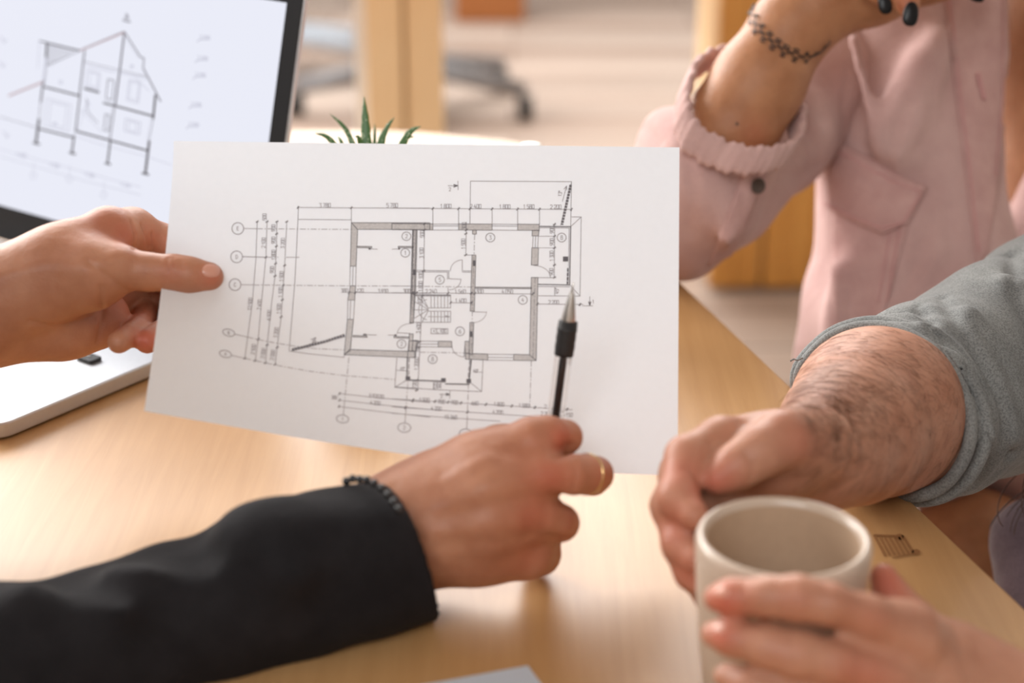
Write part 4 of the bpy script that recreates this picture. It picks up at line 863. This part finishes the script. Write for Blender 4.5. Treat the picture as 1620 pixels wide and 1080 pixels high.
# ================================================================ PERSON BEHIND RIGHT: pink shirt
W = empty('person', (.62, 1.5, 0), 'person in a pink shirt behind on the right, wrist raised, dark nail polish', 'person')
s = Solid((.08, 1.12, .45), (.78, 1.95, 1.42), .004)
s.chain([(1105, 330, 1.38, 60), (1135, 250, 1.38, 70), (1158, 200, 1.37, 72), (1200, 130, 1.37, 70), (1250, 50, 1.37, 62)], .014)
s.chain([(1250, 45, 1.37, 60), (1300, 0, 1.37, 62), (1380, -20, 1.37, 56), (1470, -50, 1.37, 50), (1560, -60, 1.39, 45)], .014)
s.chain([(1370, -60, 1.34, 30), (1385, -22, 1.325, 22), (1395, -4, 1.32, 16)], .005)
s.chain([(1420, -60, 1.33, 32), (1432, -15, 1.315, 24), (1437, 12, 1.31, 19)], .005)
s.chain([(1520, -80, 1.35, 30), (1545, -28, 1.33, 20)], .005)
s.chain([(1720, -300, 1.66, 150), (1700, 100, 1.68, 170), (1680, 500, 1.68, 165)], .03)
s.chain([(1680, -120, 1.64, 90), (1600, -220, 1.56, 100), (1535, -235, 1.50, 135), (1545, -320, 1.52, 170)], .03)
s.chain([(1505, -345, 1.435, 12), (1498, -292, 1.41, 20)], .012); s.chain([(1478, -225, 1.40, 14), (1515, -222, 1.395, 14)], .012)
s.chain([(1430, 960, 1.66, 110), (1540, 880, 1.52, 110)], .03)
V, F = s.mesh(2)
bodyW = mknp('body', V, F, M['skinC'], W, fl((1390, 0, 1.3, 24, .6), (1435, 5, 1.3, 24, .6), (1200, 215, 1.33, 30, .4)))
def nail3(x, y, d, rx, ry, ang):
    bm = bmesh.new(); bmesh.ops.create_uvsphere(bm, u_segments=20, v_segments=12, radius=1)
    R3 = Matrix(((1, 0, 0), (0, math.cos(math.pi / 2 - PITCH), -math.sin(math.pi / 2 - PITCH)), (0, math.sin(math.pi / 2 - PITCH), math.cos(math.pi / 2 - PITCH))))
    vs = []
    for v in bm.verts:
        q = v.co.copy(); q.x *= (1 - .15 * q.y) ; sx = math.copysign(abs(q.x) ** .85, q.x); sy = math.copysign(abs(q.y) ** .85, q.y)
        q = Vector((sx * RP(rx, d), sy * RP(ry, d), q.z * .0022)); q = Matrix.Rotation(ang, 3, 'Z') @ q; vs.append(Vector(P(x, y, d)) + R3 @ q)
    fs = [tuple(v.index for v in f.verts) for f in bm.faces]; bm.free()
    return mk('fingernail', vs, fs, M['blacknail'], W, label='fingernail painted glossy black')
nail3(1400, 6, 1.308, 11, 17, .2); nail3(1441, 22, 1.298, 12.5, 20, -.15); nail3(1545, -6, 1.315, 13, 9, -.3)
mole = cast(bvh_of(bodyW), 1166, 196)[0]
if mole is not None:
    bm = bmesh.new(); bmesh.ops.create_icosphere(bm, subdivisions=2, radius=.0013); vs = [v.co + mole for v in bm.verts]; fs = [tuple(v.index for v in f.verts) for f in bm.faces]; bm.free()
    mk('mole', vs, fs, M['button'], W)
# shirt: body, raised sleeve, upper arm
s = Solid((.05, 1.05, .40), (1.0, 2.05, 1.60), .0045)
s.chain([(1435, -350, 1.56, 128), (1442, 0, 1.55, 124), (1438, 250, 1.54, 127), (1450, 420, 1.53, 144), (1440, 560, 1.53, 165), (1435, 640, 1.54, 165)], .04)
s.chain([(1525, -350, 1.58, 48), (1526, 100, 1.53, 52), (1500, 400, 1.52, 56)], .02)
s.chain([(1740, 300, 1.62, 130), (1690, 460, 1.60, 135), (1660, 700, 1.58, 150)], .03)
V0_, F0_ = None, None
sT = s; s = Solid((.05, 1.05, .60), (.80, 1.95, 1.50), .004)
s.chain([(1065, 345, 1.40, 84), (1105, 300, 1.39, 96), (1142, 245, 1.385, 92)], .02)
s.chain([(1060, 330, 1.42, 90), (1080, 250, 1.42, 82)], .02)
s.chain([(1060, 350, 1.42, 92), (1150, 285, 1.44, 92), (1225, 215, 1.48, 86), (1310, 120, 1.54, 90), (1400, -60, 1.60, 110)], .02)
for a, b, r in (((1215, 120, 1.45), (1290, 200, 1.45), 9), ((1190, 250, 1.36), (1150, 380, 1.34), 8)): s.c(a + (r,), b + (r,), .02)
for a, b, r in (((1235, 170, 1.43), (1305, 250, 1.44), 8),): s.c(a + (r,), b + (r,), .02, op='sub')
s.cone(P(1250, 60, 1.375), P(1172, 195, 1.372), RP(92, 1.38), RP(70, 1.38), .004, op='sub')
Va, Fa = s.mesh(2); s = sT
for a, b, r in (((1350, 60, 1.46), (1380, 200, 1.45), 10), ((1450, 100, 1.46), (1400, 230, 1.45), 11), ((1490, 60, 1.46), (1430, 250, 1.45), 10), ((1330, 430, 1.46), (1315, 560, 1.46), 9)): s.c(a + (r,), b + (r,), .03)
Vb_, Fb_ = s.mesh(2)
V, F = joinm([(Va, Fa), (Vb_, Fb_)]); N = normals(V, F)
V = press(V, F, [([(1440, 160), (1405, 240), (1400, 275)], .006, .003), ([(1345, 110), (1335, 200)], .006, .002), ([(1482, 100), (1470, 200), (1440, 260)], .008, .003), ([(1330, 390), (1345, 480), (1335, 540)], .007, .003), ([(1470, 350), (1450, 420), (1410, 470)], .007, .003), ([(1500, 330), (1510, 400), (1480, 450)], .006, .003),
    ([(1165, 280), (1180, 320), (1160, 360)], .006, .003), ([(1090, 250), (1100, 310), (1090, 370)], .005, .002), ([(1240, 190), (1270, 200), (1300, 190)], .006, .003), ([(1235, 270), (1265, 280), (1295, 262)], .006, .003), ([(1020, 200), (1045, 230)], .005, .003)])
V = V + N * (.0016 * np.sin(V[:, 0] * 55 + 2 * np.sin(V[:, 2] * 22)) + .0011 * np.sin(V[:, 2] * 75 + V[:, 0] * 90))[:, None]
shirt = mknp('shirt', V, F, M['pink'], W, label='pink cotton shirt with long sleeve rolled at the elbow')
sb2 = bvh_of(shirt); sbt = BVHTree.FromPolygons(V[len(Va):].tolist(), Fb_.tolist())
patch('front_placket', sbt, [(1494, -10), (1500, 60), (1512, 160), (1528, 290), (1545, 425)], [(1590, -10), (1592, 60), (1589, 160), (1578, 290), (1560, 400)], M['pinkd'], shirt, .0012, .0012, 40, 8)
seam('placket_seam', sbt, [(1499, -10), (1504, 60), (1517, 160), (1533, 290), (1546, 400)], .0008, M['pinkt'], shirt, .0034)
seam('placket_seam', sbt, [(1580, -10), (1583, 60), (1580, 160), (1570, 280)], .0006, M['pinkt'], shirt, .0034)
bh = on_surface(sbt, [(1542, 118), (1547, 140), (1552, 160)], .0038, 5)
if len(bh) > 2: tube('buttonhole', bh, .0018, M['pinkt'], shirt, n=6)
patch('pocket', sbt, [(1318, 325), (1440, 350)], [(1318, 540), (1396, 510)], M['pinkd'], shirt, .0010, .0010, 16, 24)
patch('pocket_flap', sbt, [(1319, 221), (1365, 244), (1415, 272), (1466, 298)], [(1318, 333), (1350, 352), (1398, 373), (1436, 356)], M['pinkd'], shirt, .0036, .0022, 24, 18, bulge=.004)
seam('pocket_seam', sbt, [(1314, 232), (1365, 257), (1415, 285), (1456, 308)], .0008, M['pinkt'], shirt, .0075)
seam('pocket_seam', sbt, [(1455, 312), (1436, 345), (1430, 356), (1400, 364), (1350, 344), (1314, 325)], .0008, M['pinkt'], shirt, .0078)
seam('pocket_seam', sbt, [(1425, 362), (1402, 480)], .0007, M['pinkt'], shirt, .0028)
seam('pocket_seam', sbt, [(1410, 362), (1390, 480)], .0006, M['pinkt'], shirt, .0028)
# rolled cuff: flattened band round the forearm with gathers
band_c = [(1118, 98, 1.40), (1094, 118, 1.37), (1080, 168, 1.345), (1090, 212, 1.330), (1130, 240, 1.325), (1175, 253, 1.318), (1215, 252, 1.322), (1247, 240, 1.34), (1262, 205, 1.37), (1250, 160, 1.40), (1215, 110, 1.42), (1165, 88, 1.425)]
bp_ = smooth_path(band_c, 10, closed=True); axd = P(1235, 90, 1.37) - P(1120, 300, 1.37); axd /= np.linalg.norm(axd); cc = P(1172, 175, 1.37); vs = []; fs = []; n_ = len(bp_); kk = 14
for i, q in enumerate(bp_):
    w = P(*q); ra = w - cc; ra -= axd * (ra @ axd); ra /= np.linalg.norm(ra); g = .0010 * math.sin(i * 1.9) + .0008 * math.sin(i * .83 + 1)
    for k in range(kk):
        a = 2 * math.pi * k / kk; ca, sa = math.cos(a), math.sin(a)
        hh = (.0125 + g * 1.2) * math.copysign(abs(sa) ** .7, sa); tt = (.0036 + g * .4) * math.copysign(abs(ca) ** .8, ca) + (.0012 * math.sin(i * 1.3) if sa > .5 else 0)
        vs.append(w + axd * hh + ra * tt)
for i in range(n_):
    j = (i + 1) % n_
    for k in range(kk): l = (k + 1) % kk; fs.append((i * kk + k, i * kk + l, j * kk + l, j * kk + k))
cuff = mk('rolled_cuff', vs, fs, M['pink'], shirt, label='turned-up pink cuff gathered round the forearm')
bc_ = bvh_of(cuff)
cs_ = on_surface(bc_, [(1083, 185), (1095, 215), (1130, 240), (1180, 252)], .0006)
patch('sleeve_tab', sb2, [(1180, 262), (1215, 266)], [(1120, 420), (1160, 400)], M['pinkd'], shirt, .0008, .0008, 8, 20)
h, nr = cast(sb2, 1194, 293)
if h is not None:
    if nr.dot(Vector(ray(1194, 293))) > 0: nr = -nr
    nr = (nr - Vector(ray(1194, 293)) * .6).normalized()
    btn = lathe('button', h + nr * .0045, [(0, 0), (.0058, 0), (.0064, .0008), (.0060, .0018), (.0050, .0014), (.0046, .0012), (0, .0012)], M['button'], shirt, 28, axis=nr, label='dark brown button')
# lap and trailing hem below the table edge
s = Solid((.2, .9, .30), (.75, 1.6, .80), .006)
s.chain([(1640, 860, 1.30, 75), (1680, 980, 1.28, 90), (1720, 1100, 1.2, 90)], .02)
V, F = s.mesh(2); mknp('trousers', V, F, M['denim'], W, label='mauve-grey cloth over the lap')
# hair
hv, hf = [], []
for i in range(14):
    x = 1648 + random.uniform(-12, 70); ph = random.uniform(0, 6); am = random.uniform(14, 30); pts = []; L = random.uniform(60, 105)
    for t in np.linspace(0, 1, 22): pts.append(P(x - 50 * t - 8 + am * math.sin(ph + t * 4.5), 735 + L * t + 14 * math.cos(ph + t * 5), 1.24 + .01 * math.sin(ph + 3 * t)))
    tube_geo(pts, [.0005] * 21 + [.0002], 4, False, False, hv, hf)
mk('hair', hv, hf, M['hair'], W)['kind'] = 'stuff'
s = Solid((.30, 1.2, .60), (1.1, 2.1, 1.62), .009); s.chain([(1560, -370, 1.56, 185), (1640, -260, 1.62, 150), (1760, -40, 1.66, 110), (1790, 260, 1.66, 80)], .04)
V, F = s.mesh(2); V = V + normals(V, F) * (.004 * np.sin(V[:, 0] * 160 + V[:, 1] * 90))[:, None]; mknp('long_hair', V, F, M['hair'], W)

# woven stretch bracelet: two interlaced looping cords round the wrist
stretch = empty('woven_bracelet', P(1250, 90, 1.33), 'black looped stretch bracelet around the raised wrist', 'bracelet')
bw = bvh_of(bodyW)
path = edge_pts([(1187, 6), (1192, 30), (1203, 50), (1220, 66), (1238, 80), (1258, 88), (1275, 91), (1292, 84), (1304, 74), (1311, 64)], 90); frames = []
for i, q in enumerate(path):
    h, nr = cast(bw, *q)
    if h is None: h, nr, _, _ = bw.find_nearest(Vector(P(q[0], q[1], 1.37)))
    if nr.dot(Vector(ray(*q))) > 0: nr = -nr
    frames.append((h, nr))
full = []
for i in range(len(frames)):
    a = frames[max(i - 1, 0)][0]; b = frames[min(i + 1, len(frames) - 1)][0]; t = (b - a).normalized(); sd = t.cross(frames[i][1]).normalized(); full.append((frames[i][0], frames[i][1], t, sd))
for ph in (0, math.pi):
    pts = []
    for i in range(len(full) * 3 - 3):
        k, r_ = divmod(i, 3); h, nr, t, sd = full[k]; h2_ = full[min(k + 1, len(full) - 1)][0]; p = h.lerp(h2_, r_ / 3); a = (k + r_ / 3) * .36 + ph
        pts.append(p + nr * (.0016 + .0006 * math.cos(a * 2)) + (sd * .0052 * math.sin(a) + t * .0042 * math.sin(2 * a)) * (1 if k < 62 else max(.12, 1 - (k - 62) / 14)))
    tube('cord', pts, .0005, M['elastic'], stretch, n=6)
# back half of the band, behind the wrist
a0, a1 = full[0][0], full[-1][0]; mid = (a0 + a1) / 2; wc = Vector(P(1248, 52, 1.37)); back = wc + (wc - mid) * .9 + Vector((0, .028, .01))
tube('cord', smooth_path([a1, a1.lerp(back, .5) + Vector((.012, .008, 0)), back, a0.lerp(back, .5) + Vector((-.012, .008, 0)), a0], 8), .0008, M['elastic'], stretch, n=6)

# ================================================================ SMALL THINGS BEHIND THE SHEET
pc = PZ(588, 560, TZ); plant = empty('potted_succulent', (pc[0], pc[1], TZ), 'spiky green potted succulent behind the top edge of the sheet', 'plant')
lathe('pot', (pc[0], pc[1], TZ), [(0, 0), (.032, 0), (.034, .003), (.041, .07), (.042, .076), (.039, .076), (.037, .068), (0, .066)], M['pot'], plant)
lathe('soil', (pc[0], pc[1], TZ), [(.0372, .067), (.02, .070), (0, .071)], M['soil'], plant)
dpl = float((pc + np.array([0, 0, .09]) - C0) @ FW); root = Vector((pc[0], pc[1], TZ + .068))
def leaf(tip, via, wpx, dd=0.0):
    T = Vector(P(tip[0], tip[1], dpl + dd)); Vv = Vector(P(via[0], via[1], dpl + dd * .6)); pts = smooth_path([root, Vv, T], 10); vs = []; fs = []; n = len(pts); wm = RP(wpx, dpl) / 2 * .98
    kv = int(n * .45)
    for i, p in enumerate(pts):
        p = Vector(p); t = (Vector(pts[min(i + 1, n - 1)]) - Vector(pts[max(i - 1, 0)])).normalized(); sd = t.cross(Vector(FW)).normalized(); nr = sd.cross(t).normalized(); f_ = i / (n - 1)
        w = wm * (1.15 if f_ < .45 else 1.15 * max(0.02, 1 - ((f_ - .45) / .55) ** 1.25)); w *= 1 + (.10 if i % 2 else -.02)
        for a in range(8):
            an = 2 * math.pi * a / 8; vs.append(p + sd * w * math.cos(an) + nr * w * .38 * math.sin(an) - nr * (w * .25 * abs(math.cos(an))))
    for i in range(n - 1):
        for a in range(8): b_ = (a + 1) % 8; fs.append((i * 8 + a, i * 8 + b_, (i + 1) * 8 + b_, (i + 1) * 8 + a))
    mk('leaf', vs, fs, M['leaf'], plant)
for tip, via, w, dd in (((576, 152), (580, 240), 17, 0), ((522, 179), (560, 236), 9, .012), ((498, 210), (535, 242), 10, -.01), ((532, 214), (546, 245), 7, .02), ((561, 216), (572, 240), 9, -.02), ((593, 195), (592, 240), 6, .02),
                       ((624, 185), (602, 236), 10, -.006), ((612, 202), (598, 240), 8, .02), ((666, 199), (634, 236), 12, -.012), ((656, 216), (632, 240), 9, .01), ((545, 262), (560, 290), 10, .05), ((625, 262), (610, 290), 10, .05)): leaf(tip, via, w, dd)
jb = P(839, 236, 1.30); bt = empty('bottle', (jb[0], jb[1], TZ), 'white capped bottle whose cap just clears the sheet edge', 'bottle')
hb = P(839, 227, 1.30)[2] - TZ
lathe('bottle_body', (jb[0], jb[1], TZ), [(0, 0), (.017, 0), (.019, .003), (.019, hb - .04), (.012, hb - .028), (.008, hb - .024)], M['white'], bt)
lathe('cap', (jb[0], jb[1], TZ), [(.0095, hb - .024), (.0095, hb - .002), (.008, hb), (0, hb)], M['white'], bt)
# second sheet at the bottom edge
sh2 = [PZ(655, 1088, TZ), PZ(835, 1055, TZ), PZ(905, 1150, TZ), PZ(700, 1200, TZ)]
o = mk('paper_sheet', [v + np.array([0, 0, .0003]) for v in sh2] + [v + np.array([0, 0, .0011]) for v in sh2], [(0, 1, 2, 3), (4, 7, 6, 5), (0, 4, 5, 1), (1, 5, 6, 2), (2, 6, 7, 3), (3, 7, 4, 0)], M['paper'], smooth=False)
tag(o, 'blank white sheet lying on the table beside the black cuff', 'paper')

# ================================================================ BLURRED ROOM BEHIND
def fz(x, y): return PZ(x, y, 0.0)
desk = empty('plywood_desk', (.0, 3.4, 0), 'pale plywood desk leg standing behind the laptop and plant', 'desk')
d0 = 3.3
def upright(name, x0, x1, d, z0, z1, th, mat, parent, rotz=0.0, bev=.004):
    a = P(x0, 200, d); b = P(x1, 200, d); c = (a + b) / 2; return box(name, (c[0], c[1], (z0 + z1) / 2), (abs(b[0] - a[0]), th, z1 - z0), mat, parent, rot=Matrix.Rotation(rotz, 3, 'Z'), bev=bev)
upright('leg', 585, 640, d0, 0, .72, .05, M['ply'], desk); upright('leg', 642, 700, d0 + .02, 0, .72, .05, M['ply'], desk, .2)
upright('lit_side_strip', 566, 588, d0 + .03, 0, .72, .03, M['white'], desk)  # white strip stands in for light on the leg's left side
p_ = P(640, 200, d0); box('desktop', (p_[0] - .1, p_[1] + .2, .735), (1.2, .7, .03), M['ply'], desk, bev=.004)
bench = empty('plank_cabinet', tuple(fz(1220, 460)), 'amber plank cabinet standing on the floor between the sleeve and the pink shirt', 'cabinet')
b0 = fz(1220, 458)
for i, xx in enumerate((1140, 1180, 1225, 1262, 1300)):
    q = P(xx, 458, 3.57); box('plank', (q[0], b0[1] + .004 * (i % 2), .46), (.052, .03, .90), M['plyd'], bench, bev=.004)
box('body', (b0[0], b0[1] + .2, .46), (.27, .36, .88), M['ply'], bench, bev=.004)
ob = fz(775, 36); bx_ = empty('wooden_crate', (ob[0], ob[1], 0), 'orange-brown wooden crate on the floor far behind', 'crate')
box('crate_body', (ob[0], ob[1] + .13, .15), (.25, .25, .30), M['orange'], bx_, bev=.01); box('crate_rim', (ob[0], ob[1] + .13, .29), (.27, .27, .03), M['orange'], bx_, bev=.005)
def chair_base(cx, cy, angs, R, mat, label, seatz=.46, hubz=.10):
    c = fz(cx, cy); o = empty('office_chair', (c[0], c[1], 0), label, 'chair', 'swivel chairs behind the table')
    lathe('column', (c[0], c[1], .06), [(0, 0), (.035, 0), (.035, .09), (.025, .1), (.025, .36), (0, .36)], mat, o)
    for a in angs:
        a = math.radians(a); e = Vector((c[0] + R * math.cos(a), c[1] + R * math.sin(a), .085)); tube('leg', [Vector((c[0], c[1], .14)), e], [.034, .022], mat, o, n=10)
        vs, fs = tube_geo([e + Vector((-.022, 0, -.05)), e + Vector((.022, 0, -.05))], .034, 16); mk('castor', vs, fs, M['black'], o, smooth=False)
    vs = []
    lathe('seat', (c[0], c[1], seatz - .02), [(0, 0), (.2, 0), (.23, .02), (.23, .06), (.2, .08), (0, .075)], mat, o)
    return o
chair_base(655, 175, (-18, 42, 110, 190, 262), .34, M['cgrey'], 'grey star-base swivel chair with black castors, right of the plywood leg')
chair_base(440, 116, (-14, 30, 110, 190, 262), .33, M['cblue'], 'pale blue star-base swivel chair between the laptop and the plywood leg')
